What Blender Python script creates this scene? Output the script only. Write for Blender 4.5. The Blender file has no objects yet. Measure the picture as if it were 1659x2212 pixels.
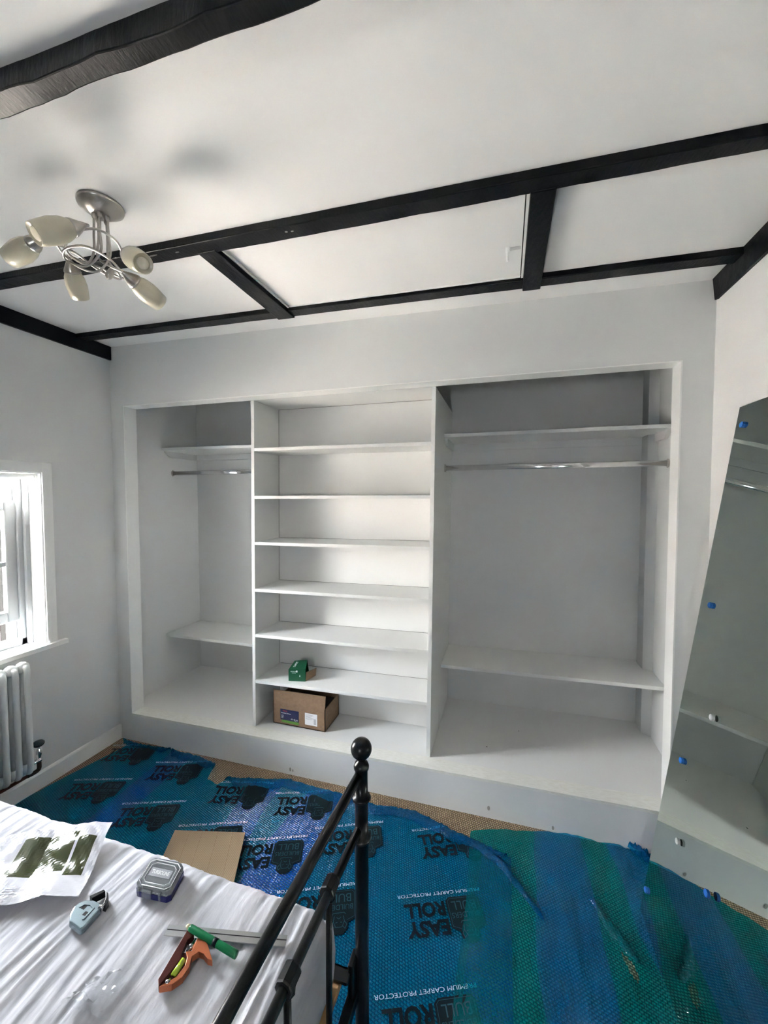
import bpy, bmesh, math, random
from mathutils import Vector, Matrix, noise
random.seed(7)
scene = bpy.context.scene
COL = scene.collection

# ------------------------------------------------------------------ camera
cam_d = bpy.data.cameras.new('camera')
cam = bpy.data.objects.new('camera', cam_d)
COL.objects.link(cam)
cam_d.sensor_fit = 'VERTICAL'
cam_d.sensor_height = 36.0
cam_d.lens = 36.0 * 844.2 / 2212.0
cam_d.clip_start = 0.02
CAM = Vector((2.2794, -1.7846, 1.5))
yaw, pitch, roll = 0.3018, -0.0395, -0.0013
fwd = Vector((-math.sin(yaw) * math.cos(pitch), math.cos(yaw) * math.cos(pitch), math.sin(pitch)))
r0 = Vector((math.cos(yaw), math.sin(yaw), 0))
u0 = r0.cross(fwd)
rr = math.cos(roll) * r0 + math.sin(roll) * u0
uu = -math.sin(roll) * r0 + math.cos(roll) * u0
M = Matrix((rr, uu, -fwd)).transposed().to_4x4()
M.translation = CAM
cam.matrix_world = M
scene.camera = cam

YN = -3.3                                    # near wall
# ------------------------------------------------------------------ world, sun, exposure
WORLD_STRENGTH = 8.5
SUN_STRENGTH = 110.0
EXPOSURE = 3.88
w = bpy.data.worlds.new('world')
scene.world = w
w.use_nodes = True
bg = w.node_tree.nodes['Background']
bg.inputs['Color'].default_value = (0.90, 0.95, 1.0, 1)
bg.inputs['Strength'].default_value = WORLD_STRENGTH
sun_d = bpy.data.lights.new('sun', 'SUN')
sun_d.energy = SUN_STRENGTH
sun_d.angle = 0.01
sun_d.color = (1.0, 0.92, 0.83)
sun = bpy.data.objects.new('sun', sun_d)
COL.objects.link(sun)
sun.rotation_euler = Vector((-0.24, 0.12, -0.96)).to_track_quat('-Z', 'Y').to_euler()
sun.location = (6, 0, 9)

def portal(loc, direction, sx, sy):
    d = bpy.data.lights.new('window_portal', 'AREA')
    d.shape = 'RECTANGLE'; d.size = sx; d.size_y = sy
    d.cycles.is_portal = True
    o = bpy.data.objects.new('window_portal', d)
    COL.objects.link(o)
    o.location = loc
    o.rotation_euler = Vector(direction).to_track_quat('-Z', 'Y').to_euler()

portal((-0.16, -0.70, 1.17), (1, 0, 0), 0.86, 0.56)
portal((2.03, YN - 0.16, 1.3), (0, 1, 0), 0.14, 0.4)
scene.view_settings.view_transform = 'Standard'
scene.view_settings.look = 'None'
scene.view_settings.gamma = 1.0
scene.view_settings.use_curve_mapping = False
scene.view_settings.exposure = EXPOSURE
scene.cycles.max_bounces = 14
scene.cycles.diffuse_bounces = 8
scene.cycles.glossy_bounces = 5
scene.cycles.transmission_bounces = 6
scene.cycles.transparent_max_bounces = 12
scene.cycles.caustics_reflective = False
scene.cycles.caustics_refractive = False
scene.cycles.sample_clamp_indirect = 6.0
scene.cycles.use_denoising = True
scene.cycles.use_adaptive_sampling = True
scene.cycles.adaptive_threshold = 0.015

# ------------------------------------------------------------------ the slightly crooked room
W = 3.0205
def fz(x): return 0.0172 * x                 # floor
def cz(x): return 2.397 - 0.0305 * x         # ceiling
def sz(x): return 0.1704 + 0.0217 * x        # wardrobe floor / sill
def ot(x): return 2.042 - 0.0083 * x         # top of wardrobe opening
YB = 0.69                                    # alcove back

# ------------------------------------------------------------------ materials
def new_mat(name):
    m = bpy.data.materials.new(name); m.use_nodes = True
    nt = m.node_tree
    return m, nt, nt.nodes['Principled BSDF']
def setp(b, **k):
    names = dict(color='Base Color', rough='Roughness', metal='Metallic', spec='Specular IOR Level', trans='Transmission Weight', ior='IOR',
                 coat='Coat Weight', coatr='Coat Roughness', alpha='Alpha', sheen='Sheen Weight')
    for a, v in k.items():
        if a == 'color': v = tuple(v) + (1,)
        b.inputs[names[a]].default_value = v
def tex_coord(nt, scale=(1, 1, 1)):
    tc = nt.nodes.new('ShaderNodeTexCoord'); mp = nt.nodes.new('ShaderNodeMapping')
    mp.inputs['Scale'].default_value = scale
    nt.links.new(tc.outputs['Object'], mp.inputs['Vector'])
    return mp.outputs['Vector']
def noise_bump(nt, b, scale, strength, dist=0.002, stretch=(1, 1, 1), detail=4.0):
    v = tex_coord(nt, stretch)
    n = nt.nodes.new('ShaderNodeTexNoise'); n.inputs['Scale'].default_value = scale; n.inputs['Detail'].default_value = detail
    nt.links.new(v, n.inputs['Vector'])
    bp = nt.nodes.new('ShaderNodeBump'); bp.inputs['Strength'].default_value = strength; bp.inputs['Distance'].default_value = dist
    nt.links.new(n.outputs['Fac'], bp.inputs['Height']); nt.links.new(bp.outputs['Normal'], b.inputs['Normal'])
    return n, v
def ramp(nt, fac, stops):
    r = nt.nodes.new('ShaderNodeValToRGB')
    e = r.color_ramp.elements
    while len(e) < len(stops): e.new(0.5)
    for i, (p, c) in enumerate(stops):
        e[i].position = p; e[i].color = tuple(c) + (1,)
    nt.links.new(fac, r.inputs['Fac'])
    return r.outputs['Color']
def simple(name, color, rough=0.5, metal=0.0, bump=None, **k):
    m, nt, b = new_mat(name)
    setp(b, color=color, rough=rough, metal=metal, **k)
    if bump: noise_bump(nt, b, *bump)
    return m

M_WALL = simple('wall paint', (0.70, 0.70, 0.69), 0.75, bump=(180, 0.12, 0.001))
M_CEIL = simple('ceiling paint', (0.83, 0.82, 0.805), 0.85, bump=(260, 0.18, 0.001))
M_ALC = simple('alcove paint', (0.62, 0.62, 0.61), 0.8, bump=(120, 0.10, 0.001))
M_BOARD = simple('white board', (0.72, 0.715, 0.70), 0.42)
M_GLOSSW = simple('white gloss woodwork', (0.86, 0.855, 0.835), 0.35)
M_SASH_SHADED = simple('white sash paint with painted shade', (0.34, 0.355, 0.36), 0.5)  # window white darkened in the colour, standing for shade against the outdoor glare
M_RAD = simple('white radiator enamel', (0.72, 0.74, 0.73), 0.35)
# sill timber painted thinly so brush marks show
M_SILL, nt, b = new_mat('brushed cream sill paint'); setp(b, rough=0.5)
n, v = noise_bump(nt, b, 30, 0.15, 0.001, (1.2, 14, 14))
nt.links.new(ramp(nt, n.outputs['Fac'], [(0.38, (0.70, 0.685, 0.62)), (0.62, (0.79, 0.785, 0.75))]), b.inputs['Base Color'])
# black painted timber
M_BEAM, nt, b = new_mat('black painted timber'); setp(b, color=(0.0028, 0.0030, 0.0038), rough=0.28, spec=0.16)
n, v = noise_bump(nt, b, 38, 0.28, 0.004, (3.5, 1.0, 1.0), 6.0)
rg = nt.nodes.new('ShaderNodeMapRange'); rg.inputs['To Min'].default_value = 0.25; rg.inputs['To Max'].default_value = 0.5
nt.links.new(n.outputs['Fac'], rg.inputs['Value']); nt.links.new(rg.outputs['Result'], b.inputs['Roughness'])
M_CHIP = simple('bare chipped plaster', (0.35, 0.33, 0.30), 0.9)
M_BLACKMETAL = simple('black satin metal', (0.006, 0.007, 0.008), 0.30, 0.0, spec=0.28)
M_CHROME = simple('chrome', (0.75, 0.75, 0.76), 0.12, 1.0)
M_NICKEL = simple('brushed nickel', (0.46, 0.43, 0.40), 0.28, 1.0)
M_STEEL = simple('brushed steel rule', (0.42, 0.42, 0.42), 0.42, 1.0)
M_COPPERPIPE = simple('old copper pipe', (0.16, 0.055, 0.035), 0.45, 0.6)
M_BRASSDARK = simple('dark tarnished fitting', (0.05, 0.035, 0.03), 0.35, 0.8)
M_SHADE = simple('alabaster glass', (0.58, 0.53, 0.41), 0.28, bump=(22, 0.05, 0.003), coat=0.4)
M_SHADEIN = simple('shade inner glass', (0.72, 0.66, 0.54), 0.5)
M_CLOTH = simple('white cotton sheet', (0.55, 0.55, 0.595), 0.9, bump=(55, 0.5, 0.004, (1.0, 0.25, 1)), sheen=0.1)
M_CARD, nt, b = new_mat('corrugated cardboard'); setp(b, rough=0.85)
n, v = noise_bump(nt, b, 60, 0.12, 0.001, (1, 1, 1))
nt.links.new(ramp(nt, n.outputs['Fac'], [(0.3, (0.22, 0.135, 0.078)), (0.7, (0.26, 0.165, 0.10))]), b.inputs['Base Color'])
M_CARDSHEET, nt, b = new_mat('ribbed cardboard sheet'); setp(b, rough=0.8)
v = tex_coord(nt)
wv = nt.nodes.new('ShaderNodeTexWave'); wv.inputs['Scale'].default_value = 42; wv.inputs['Distortion'].default_value = 0.3
mpn = nt.nodes.new('ShaderNodeMapping'); mpn.inputs['Rotation'].default_value = (0, 0, -0.12)
nt.links.new(v, mpn.inputs['Vector']); nt.links.new(mpn.outputs['Vector'], wv.inputs['Vector'])
nt.links.new(ramp(nt, wv.outputs['Fac'], [(0.0, (0.24, 0.17, 0.10)), (1.0, (0.31, 0.225, 0.135))]), b.inputs['Base Color'])
bp = nt.nodes.new('ShaderNodeBump'); bp.inputs['Strength'].default_value = 0.3; bp.inputs['Distance'].default_value = 0.001
nt.links.new(wv.outputs['Fac'], bp.inputs['Height']); nt.links.new(bp.outputs['Normal'], b.inputs['Normal'])
M_NAVY = simple('navy label', (0.012, 0.016, 0.07), 0.4)
M_LIME = simple('green label strip', (0.12, 0.30, 0.04), 0.5)
M_RED = simple('red print', (0.55, 0.06, 0.04), 0.5)
M_WHITEPAPER = simple('white label paper', (0.78, 0.78, 0.80), 0.5)
M_WHITEINK = simple('white ink', (0.82, 0.84, 0.84), 0.5)
M_GREYINK = simple('grey ink', (0.30, 0.31, 0.34), 0.6)
M_GREENCARD = simple('green printed card', (0.002, 0.075, 0.03), 0.45)
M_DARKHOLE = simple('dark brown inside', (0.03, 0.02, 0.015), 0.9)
M_BLACKINK = simple('black ink on film', (0.002, 0.008, 0.011), 0.5, spec=0.15)
M_WOOD = simple('pine slat', (0.45, 0.27, 0.13), 0.6, bump=(40, 0.2, 0.001, (1, 10, 1)))
M_BLUEPLASTIC = simple('navy blue plastic', (0.012, 0.012, 0.11), 0.3)
M_PADBLUE = simple('blue foam pad', (0.0, 0.12, 0.45), 0.6)
M_PADWHITE = simple('pale foam pad', (0.55, 0.57, 0.55), 0.6)
M_MAROON = simple('dark maroon paint', (0.075, 0.014, 0.010), 0.30, 0.4)
M_COPPER = simple('copper coloured metal', (0.48, 0.15, 0.065), 0.35, 0.6)
M_VIAL = simple('green spirit vial', (0.45, 0.60, 0.05), 0.12, 0.0, coat=0.6)
M_PENGREEN = simple('green lacquer', (0.0, 0.16, 0.055), 0.35)
M_NIB = simple('cream nib', (0.70, 0.62, 0.42), 0.6)
M_BLUEGREY = simple('pale blue steel', (0.30, 0.38, 0.42), 0.25, 0.75)
M_GAP = simple('dark gap', (0.012, 0.01, 0.01), 0.9)
M_FACADE = simple('sunlit white render', (0.70, 0.66, 0.63), 0.9)
M_TIMBER = simple('outdoor dark timber', (0.0022, 0.0022, 0.0022), 0.9, spec=0.0)
M_GROUND = simple('outdoor paving', (0.22, 0.21, 0.20), 0.9)
M_BOUNCE = simple('pale bounce slab', (0.72, 0.69, 0.64), 0.9)  # for the added reflector slab outside the window
M_BLIND = simple('white blind fabric', (0.80, 0.80, 0.80), 0.8)

# woven sisal carpet
def weave(nt, sx=1.0):
    tc = nt.nodes.new('ShaderNodeNewGeometry'); mp = nt.nodes.new('ShaderNodeMapping')
    mp.inputs['Rotation'].default_value = (0, 0, 0.30)
    nt.links.new(tc.outputs['Position'], mp.inputs['Vector'])
    br = nt.nodes.new('ShaderNodeTexBrick')
    br.inputs['Scale'].default_value = 1.0
    br.inputs['Brick Width'].default_value = 0.0110
    br.inputs['Row Height'].default_value = 0.0082
    br.inputs['Mortar Size'].default_value = 0.0030
    br.inputs['Mortar Smooth'].default_value = 1.0
    br.inputs['Color1'].default_value = (1, 1, 1, 1); br.inputs['Color2'].default_value = (0.75, 0.75, 0.75, 1)
    br.inputs['Mortar'].default_value = (0, 0, 0, 1)
    nt.links.new(mp.outputs['Vector'], br.inputs['Vector'])
    return br
M_CARPET, nt, b = new_mat('woven sisal'); setp(b, rough=0.95)
br = weave(nt)
nt.links.new(ramp(nt, br.outputs['Color'], [(0.0, (0.04, 0.025, 0.014)), (0.35, (0.20, 0.135, 0.075)), (1.0, (0.52, 0.385, 0.24))]), b.inputs['Base Color'])
bp = nt.nodes.new('ShaderNodeBump'); bp.inputs['Strength'].default_value = 0.8; bp.inputs['Distance'].default_value = 0.003
nt.links.new(br.outputs['Color'], bp.inputs['Height']); nt.links.new(bp.outputs['Normal'], b.inputs['Normal'])

# blue protective film: tinted see-through sheet with glossy skin
def film_mat(name, bands, base, deep, tint, fac, bumpk=0.5, crease=0.4):
    m, nt, b = new_mat(name)
    setp(b, rough=0.13, spec=0.6)
    out = nt.nodes['Material Output']
    tc = nt.nodes.new('ShaderNodeNewGeometry')
    sx = nt.nodes.new('ShaderNodeSeparateXYZ'); nt.links.new(tc.outputs['Position'], sx.inputs[0])
    ns = nt.nodes.new('ShaderNodeTexNoise'); ns.inputs['Scale'].default_value = 2.2; ns.inputs['Detail'].default_value = 1.0
    nt.links.new(tc.outputs['Position'], ns.inputs['Vector'])
    def mth(op, a, bb=None):
        q = nt.nodes.new('ShaderNodeMath'); q.operation = op
        for i, val in enumerate((a, bb)):
            if val is None: continue
            if isinstance(val, (int, float)): q.inputs[i].default_value = val
            else: nt.links.new(val, q.inputs[i])
        return q.outputs[0]
    # x shifted by a slow wobble and a slight slant in y
    xx = mth('ADD', sx.outputs['X'], mth('MULTIPLY', mth('SUBTRACT', ns.outputs['Fac'], 0.5), 0.10))
    total = None
    for (a0, b0, slant) in bands:
        xs = mth('ADD', xx, mth('MULTIPLY', sx.outputs['Y'], slant))
        g = mth('MULTIPLY', mth('GREATER_THAN', xs, a0), mth('LESS_THAN', xs, b0))
        total = g if total is None else mth('MAXIMUM', total, g)
    mixc = nt.nodes.new('ShaderNodeMix'); mixc.data_type = 'RGBA'
    mixc.inputs[6].default_value = tuple(base) + (1,); mixc.inputs[7].default_value = tuple(deep) + (1,)
    tr = nt.nodes.new('ShaderNodeBsdfTransparent'); tr.inputs['Color'].default_value = tuple(tint) + (1,)
    mx = nt.nodes.new('ShaderNodeMixShader')
    if total is not None:
        nt.links.new(total, mixc.inputs[0])
        f = mth('ADD', mth('MULTIPLY', total, 0.22), fac)
        nt.links.new(f, mx.inputs[0])
    else:
        mixc.inputs[0].default_value = 0.0
        mx.inputs[0].default_value = fac
    nt.links.new(mixc.outputs[2], b.inputs['Base Color'])
    br = weave(nt)
    n2 = nt.nodes.new('ShaderNodeTexNoise'); n2.inputs['Scale'].default_value = 45; n2.inputs['Detail'].default_value = 3
    nt.links.new(tc.outputs['Position'], n2.inputs['Vector'])
    mpc = nt.nodes.new('ShaderNodeMapping'); mpc.inputs['Rotation'].default_value = (0, 0, 0.18); mpc.inputs['Scale'].default_value = (42, 3.2, 1)
    nt.links.new(tc.outputs['Position'], mpc.inputs['Vector'])
    n3 = nt.nodes.new('ShaderNodeTexNoise'); n3.inputs['Scale'].default_value = 1.0; n3.inputs['Detail'].default_value = 2; n3.inputs['Distortion'].default_value = 0.8
    nt.links.new(mpc.outputs['Vector'], n3.inputs['Vector'])
    cr = mth('MULTIPLY', mth('POWER', mth('ABSOLUTE', mth('SUBTRACT', n3.outputs['Fac'], 0.5)), 0.5), -2.5 * crease)
    hgt = mth('ADD', mth('ADD', mth('MULTIPLY', br.outputs['Fac'], -0.9), n2.outputs['Fac']), cr)
    bp = nt.nodes.new('ShaderNodeBump'); bp.inputs['Strength'].default_value = bumpk; bp.inputs['Distance'].default_value = 0.003
    nt.links.new(hgt, bp.inputs['Height']); nt.links.new(bp.outputs['Normal'], b.inputs['Normal'])
    nt.links.new(tr.outputs[0], mx.inputs[1]); nt.links.new(b.outputs[0], mx.inputs[2])
    nt.links.new(mx.outputs[0], out.inputs['Surface'])
    return m
M_FILM = film_mat('printed blue film', [(0.44, 0.60, 0.03), (1.02, 1.19, 0.15), (1.38, 1.56, -0.12), (2.17, 2.31, 0.02)],
                  (0.0, 0.120, 0.30), (0.0, 0.062, 0.32), (0.005, 0.66, 0.98), 0.42, 0.7)
M_FILM2 = film_mat('clear blue film', [(2.40, 2.60, 0.0), (2.69, 2.90, 0.1)],
                   (0.0, 0.165, 0.19), (0.0, 0.100, 0.28), (0.0, 0.80, 0.90), 0.42, 0.55, 1.0)
M_FLAP = film_mat('crumpled film edge', [], (0.0, 0.12, 0.29), (0, 0, 0), (0.01, 0.55, 0.85), 0.42, 0.9)

# clear things
def clear_mat(name, tint, gloss_rough=0.05, fac=0.12, body=(0.8, 0.85, 0.9)):
    m = bpy.data.materials.new(name); m.use_nodes = True; nt = m.node_tree; nt.nodes.clear()
    out = nt.nodes.new('ShaderNodeOutputMaterial'); tr = nt.nodes.new('ShaderNodeBsdfTransparent'); tr.inputs[0].default_value = tuple(tint) + (1,)
    gl = nt.nodes.new('ShaderNodeBsdfGlossy'); gl.inputs['Roughness'].default_value = gloss_rough
    df = nt.nodes.new('ShaderNodeBsdfDiffuse'); df.inputs[0].default_value = tuple(body) + (1,)
    fr = nt.nodes.new('ShaderNodeFresnel'); fr.inputs[0].default_value = 1.5
    m1 = nt.nodes.new('ShaderNodeMixShader'); m1.inputs[0].default_value = fac
    nt.links.new(tr.outputs[0], m1.inputs[1]); nt.links.new(df.outputs[0], m1.inputs[2])
    m2 = nt.nodes.new('ShaderNodeMixShader'); nt.links.new(fr.outputs[0], m2.inputs[0])
    nt.links.new(m1.outputs[0], m2.inputs[1]); nt.links.new(gl.outputs[0], m2.inputs[2])
    nt.links.new(m2.outputs[0], out.inputs[0])
    return m
M_GLASS = clear_mat('window glass', (0.97, 0.98, 0.98), 0.0, 0.0)
M_CLEARLID = clear_mat('clear plastic', (0.90, 0.92, 0.95), 0.08, 0.22)
M_BAG = clear_mat('clear cellophane', (0.97, 0.98, 0.98), 0.15, 0.10)
# mirror
M_MIRROR = bpy.data.materials.new('mirror glass'); M_MIRROR.use_nodes = True; nt = M_MIRROR.node_tree; nt.nodes.clear()
out = nt.nodes.new('ShaderNodeOutputMaterial'); gl = nt.nodes.new('ShaderNodeBsdfGlossy')
gl.inputs['Color'].default_value = (0.66, 0.72, 0.67, 1); gl.inputs['Roughness'].default_value = 0.0
nt.links.new(gl.outputs[0], out.inputs[0])
M_GLASSEDGE = simple('green glass edge', (0.12, 0.20, 0.17), 0.2)
# foil leaflet
M_FOIL = simple('glossy leaflet', (0.72, 0.72, 0.78), 0.16, 0.0, coat=1.0, coatr=0.08)
M_OLIVE = simple('olive photograph print', (0.065, 0.075, 0.030), 0.2, coat=1.0, coatr=0.1)

# ------------------------------------------------------------------ mesh helpers
def link_bm(name, bm, mat, parent=None, smooth=False, bevel=None):
    me = bpy.data.meshes.new(name)
    bmesh.ops.recalc_face_normals(bm, faces=bm.faces)
    bm.to_mesh(me); bm.free()
    if mat is not None:
        for mm in (mat if isinstance(mat, (list, tuple)) else [mat]): me.materials.append(mm)
    o = bpy.data.objects.new(name, me)
    COL.objects.link(o)
    if smooth:
        for p in me.polygons: p.use_smooth = True
    if parent is not None: o.parent = parent
    if bevel:
        md = o.modifiers.new('bevel', 'BEVEL'); md.width = bevel; md.segments = 2; md.limit_method = 'ANGLE'; md.angle_limit = 0.6
    return o
def tag(o, label=None, cat=None, group=None, kind=None):
    if label: o['label'] = label
    if cat: o['category'] = cat
    if group: o['group'] = group
    if kind: o['kind'] = kind
    return o
def empty(name, loc, label, cat, group=None):
    o = bpy.data.objects.new(name, None); COL.objects.link(o)
    o.location = loc; o.empty_display_size = 0.05
    tag(o, label, cat, group)
    return o
def part(name, bm, mat, root, smooth=False, bevel=None):
    """mesh given in world coordinates, parented to an Empty (moved into its local frame)"""
    bmesh.ops.translate(bm, verts=bm.verts, vec=-root_world(root))
    return link_bm(name, bm, mat, root, smooth, bevel)
def root_world(o):
    v = Vector((0, 0, 0))
    while o is not None:
        v += o.location; o = o.parent
    return v
def hexa(bm, c):
    """c: 8 corners, bottom 0-3 counter-clockwise then top 4-7"""
    v = [bm.verts.new(p) for p in c]
    for f in ((0, 3, 2, 1), (4, 5, 6, 7), (0, 1, 5, 4), (1, 2, 6, 5), (2, 3, 7, 6), (3, 0, 4, 7)):
        bm.faces.new([v[i] for i in f])
    return v
def box(bm, x0, x1, y0, y1, z0, z1):
    """z0/z1 may be functions of x (the crooked planes)"""
    a = z0 if callable(z0) else (lambda x: z0)
    c = z1 if callable(z1) else (lambda x: z1)
    return hexa(bm, [(x0, y0, a(x0)), (x1, y0, a(x1)), (x1, y1, a(x1)), (x0, y1, a(x0)),
                     (x0, y0, c(x0)), (x1, y0, c(x1)), (x1, y1, c(x1)), (x0, y1, c(x0))])
def bbox(*a):
    bm = bmesh.new(); box(bm, *a); return bm
def tube(bm, pts, r, seg=12, cap=True, radii=None):
    pts = [Vector(p) for p in pts]
    n = len(pts); rings = []
    t0 = (pts[1] - pts[0]).normalized()
    up = Vector((0, 0, 1)) if abs(t0.z) < 0.9 else Vector((1, 0, 0))
    nrm = t0.cross(up).normalized()
    for i, p in enumerate(pts):
        t = ((pts[min(i + 1, n - 1)] - pts[max(i - 1, 0)])).normalized()
        nrm = (nrm - t * nrm.dot(t)).normalized()
        bi = t.cross(nrm)
        rad = radii[i] if radii else r
        rings.append([bm.verts.new(p + (nrm * math.cos(2 * math.pi * k / seg) + bi * math.sin(2 * math.pi * k / seg)) * rad) for k in range(seg)])
    for i in range(n - 1):
        for k in range(seg):
            bm.faces.new((rings[i][k], rings[i][(k + 1) % seg], rings[i + 1][(k + 1) % seg], rings[i + 1][k]))
    if cap:
        bm.faces.new(rings[0][::-1]); bm.faces.new(rings[-1])
    return rings
def lathe(bm, base, axis, prof, seg=24):
    """prof: list of (distance along axis, radius)"""
    axis = Vector(axis).normalized(); base = Vector(base)
    up = Vector((0, 0, 1)) if abs(axis.z) < 0.9 else Vector((1, 0, 0))
    a = axis.cross(up).normalized(); b_ = axis.cross(a)
    rings = []
    for (d, r) in prof:
        r = max(r, 1e-5)
        rings.append([bm.verts.new(base + axis * d + (a * math.cos(2 * math.pi * k / seg) + b_ * math.sin(2 * math.pi * k / seg)) * r) for k in range(seg)])
    for i in range(len(rings) - 1):
        for k in range(seg):
            bm.faces.new((rings[i][k], rings[i][(k + 1) % seg], rings[i + 1][(k + 1) % seg], rings[i + 1][k]))
    if prof[0][1] > 1e-4: bm.faces.new(rings[0][::-1])
    if prof[-1][1] > 1e-4: bm.faces.new(rings[-1])
    bmesh.ops.remove_doubles(bm, verts=bm.verts, dist=1e-6)
def spline(pts, n=10):
    """Catmull-Rom through pts"""
    P = [Vector(p) for p in pts]; P = [P[0] * 2 - P[1]] + P + [P[-1] * 2 - P[-2]]
    out_ = []
    for i in range(1, len(P) - 2):
        for k in range(n):
            t = k / n
            p0, p1, p2, p3 = P[i - 1], P[i], P[i + 1], P[i + 2]
            out_.append(0.5 * ((2 * p1) + (p2 - p0) * t + (2 * p0 - 5 * p1 + 4 * p2 - p3) * t * t + (3 * p1 - p0 - 3 * p2 + p3) * t ** 3))
    out_.append(P[-2])
    return out_
def prism(bm, pts, z0, z1):
    """extrude polygon (x, y) between heights; triangulated caps"""
    lo = [bm.verts.new((p[0], p[1], z0)) for p in pts]; hi = [bm.verts.new((p[0], p[1], z1)) for p in pts]
    n = len(pts)
    f1 = bm.faces.new(lo[::-1]); f2 = bm.faces.new(hi)
    for i in range(n): bm.faces.new((lo[i], lo[(i + 1) % n], hi[(i + 1) % n], hi[i]))
    bmesh.ops.triangulate(bm, faces=[f1, f2])
_txt_cache = {}
def text_tris(s, bold=0.0):
    """outline text as (verts, faces) of unit height, from Blender's built-in font"""
    key = (s, bold)
    if key in _txt_cache: return _txt_cache[key]
    cu = bpy.data.curves.new('lettering', 'FONT'); cu.body = s; cu.size = 1.0; cu.offset = bold
    cu.resolution_u = 3; cu.fill_mode = 'FRONT'
    o = bpy.data.objects.new('lettering', cu); COL.objects.link(o)
    bpy.context.view_layer.update()
    dg = bpy.context.evaluated_depsgraph_get()
    me = bpy.data.meshes.new_from_object(o.evaluated_get(dg))
    vs = [(v.co.x, v.co.y) for v in me.vertices]; fs = [tuple(p.vertices) for p in me.polygons]
    bpy.data.objects.remove(o); bpy.data.curves.remove(cu); bpy.data.meshes.remove(me)
    x0 = min(v[0] for v in vs); x1 = max(v[0] for v in vs); y0 = min(v[1] for v in vs); y1 = max(v[1] for v in vs)
    vs = [((x - x0) / (x1 - x0), (y - y0) / (y1 - y0)) for x, y in vs]
    _txt_cache[key] = (vs, fs)
    return vs, fs
def put_text(bm, s, f, u0, v0, w_, h_, bold=0.0):
    """f maps (u, v) to a 3D point; text fills the w_ x h_ rectangle at (u0, v0)"""
    vs, fs = text_tris(s, bold)
    V = [bm.verts.new(f(u0 + x * w_, v0 + y * h_)) for x, y in vs]
    for t in fs:
        try: bm.faces.new([V[i] for i in t])
        except ValueError: pass
def put_poly(bm, pts, f):
    V = [bm.verts.new(f(u, v_)) for u, v_ in pts]
    fc = bm.faces.new(V)
    bmesh.ops.triangulate(bm, faces=[fc])
def raw_link(name, bm, mat, parent=None):
    """like link_bm but keeps winding"""
    me = bpy.data.meshes.new(name); bm.to_mesh(me); bm.free(); me.materials.append(mat)
    o = bpy.data.objects.new(name, me); COL.objects.link(o)
    if parent is not None: o.parent = parent
    return o
def rpart(name, bm, mat, root):
    bmesh.ops.translate(bm, verts=bm.verts, vec=-root_world(root))
    return raw_link(name, bm, mat, root)
def structure(name, bm, mat, parent=None, **k):
    return tag(link_bm(name, bm, mat, parent, **k), kind='structure')

# ================================================================== THE ROOM
structure('floor', bbox(-0.02, W + 0.02, YN - 0.02, 0.02, lambda x: fz(x) - 0.1, fz), M_CARPET)
structure('ceiling', bbox(-0.15, W + 0.15, YN - 0.1, 0.0, cz, lambda x: cz(x) + 0.12), M_CEIL)
# window in the left wall: y -0.97..-0.39, z 0.735..1.625 ; an added fill window behind the viewpoint
def wall_left():
    bm = bmesh.new()
    x0, x1 = -0.17, 0.0
    wins = [(-0.985, -0.387, 0.735, 1.625)]
    ys = [YN]
    for (a, c, z0, z1) in wins: ys += [a, c]
    ys.append(YB)
    for i in range(len(ys) - 1):
        if i % 2 == 0: box(bm, x0, x1, ys[i], ys[i + 1], -0.1, 2.46)
        else:
            a, c, z0, z1 = wins[i // 2]
            box(bm, x0, x1, a, c, -0.1, z0 - 0.0235); box(bm, x0, x1, a, c, z1, 2.46)
    return bm
structure('wall_left', wall_left(), M_WALL)
structure('wall_right', bbox(W, W + 0.15, YN, YB, -0.1, 2.46), M_WALL)
bm = bmesh.new()
box(bm, -0.15, 1.96, YN - 0.15, YN, -0.1, 2.46); box(bm, 2.1, W + 0.15, YN - 0.15, YN, -0.1, 2.46)
box(bm, 1.96, 2.1, YN - 0.15, YN, -0.1, 1.1); box(bm, 1.96, 2.1, YN - 0.15, YN, 1.5, 2.46)
structure('wall_near', bm, M_WALL)
oL, oR = 0.0996, 2.9178
WT = 0.0777
bm = bmesh.new()
box(bm, 0, oL, 0, WT, -0.05, 2.40); box(bm, oR, W, 0, WT, -0.05, 2.40)
box(bm, oL, oR, 0, WT, ot, 2.40)
box(bm, oL, oR, 0, WT, -0.05, lambda x: sz(x) - 0.006)
bmesh.ops.remove_doubles(bm, verts=bm.verts, dist=1e-5)
structure('wall_far', bm, M_WALL)
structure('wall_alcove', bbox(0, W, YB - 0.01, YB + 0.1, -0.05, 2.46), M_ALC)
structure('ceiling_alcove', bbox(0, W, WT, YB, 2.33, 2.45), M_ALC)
structure('floor_alcove', bbox(0, W, WT, YB - 0.01, lambda x: sz(x) - 0.05, sz), M_BOARD)
# lining of the opening
structure('trim_1', bbox(oL, oR, -0.002, WT + 0.002, lambda x: sz(x) - 0.014, sz), M_SILL)
structure('trim_2', bbox(oL - 0.001, oL + 0.004, -0.002, WT + 0.001, sz, ot), M_GLOSSW)
structure('trim_3', bbox(oR - 0.004, oR + 0.001, -0.002, WT + 0.001, sz, ot), M_GLOSSW)
structure('trim_4', bbox(oL, oR, -0.002, WT + 0.001, lambda x: ot(x) - 0.004, ot), M_GLOSSW)
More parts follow.
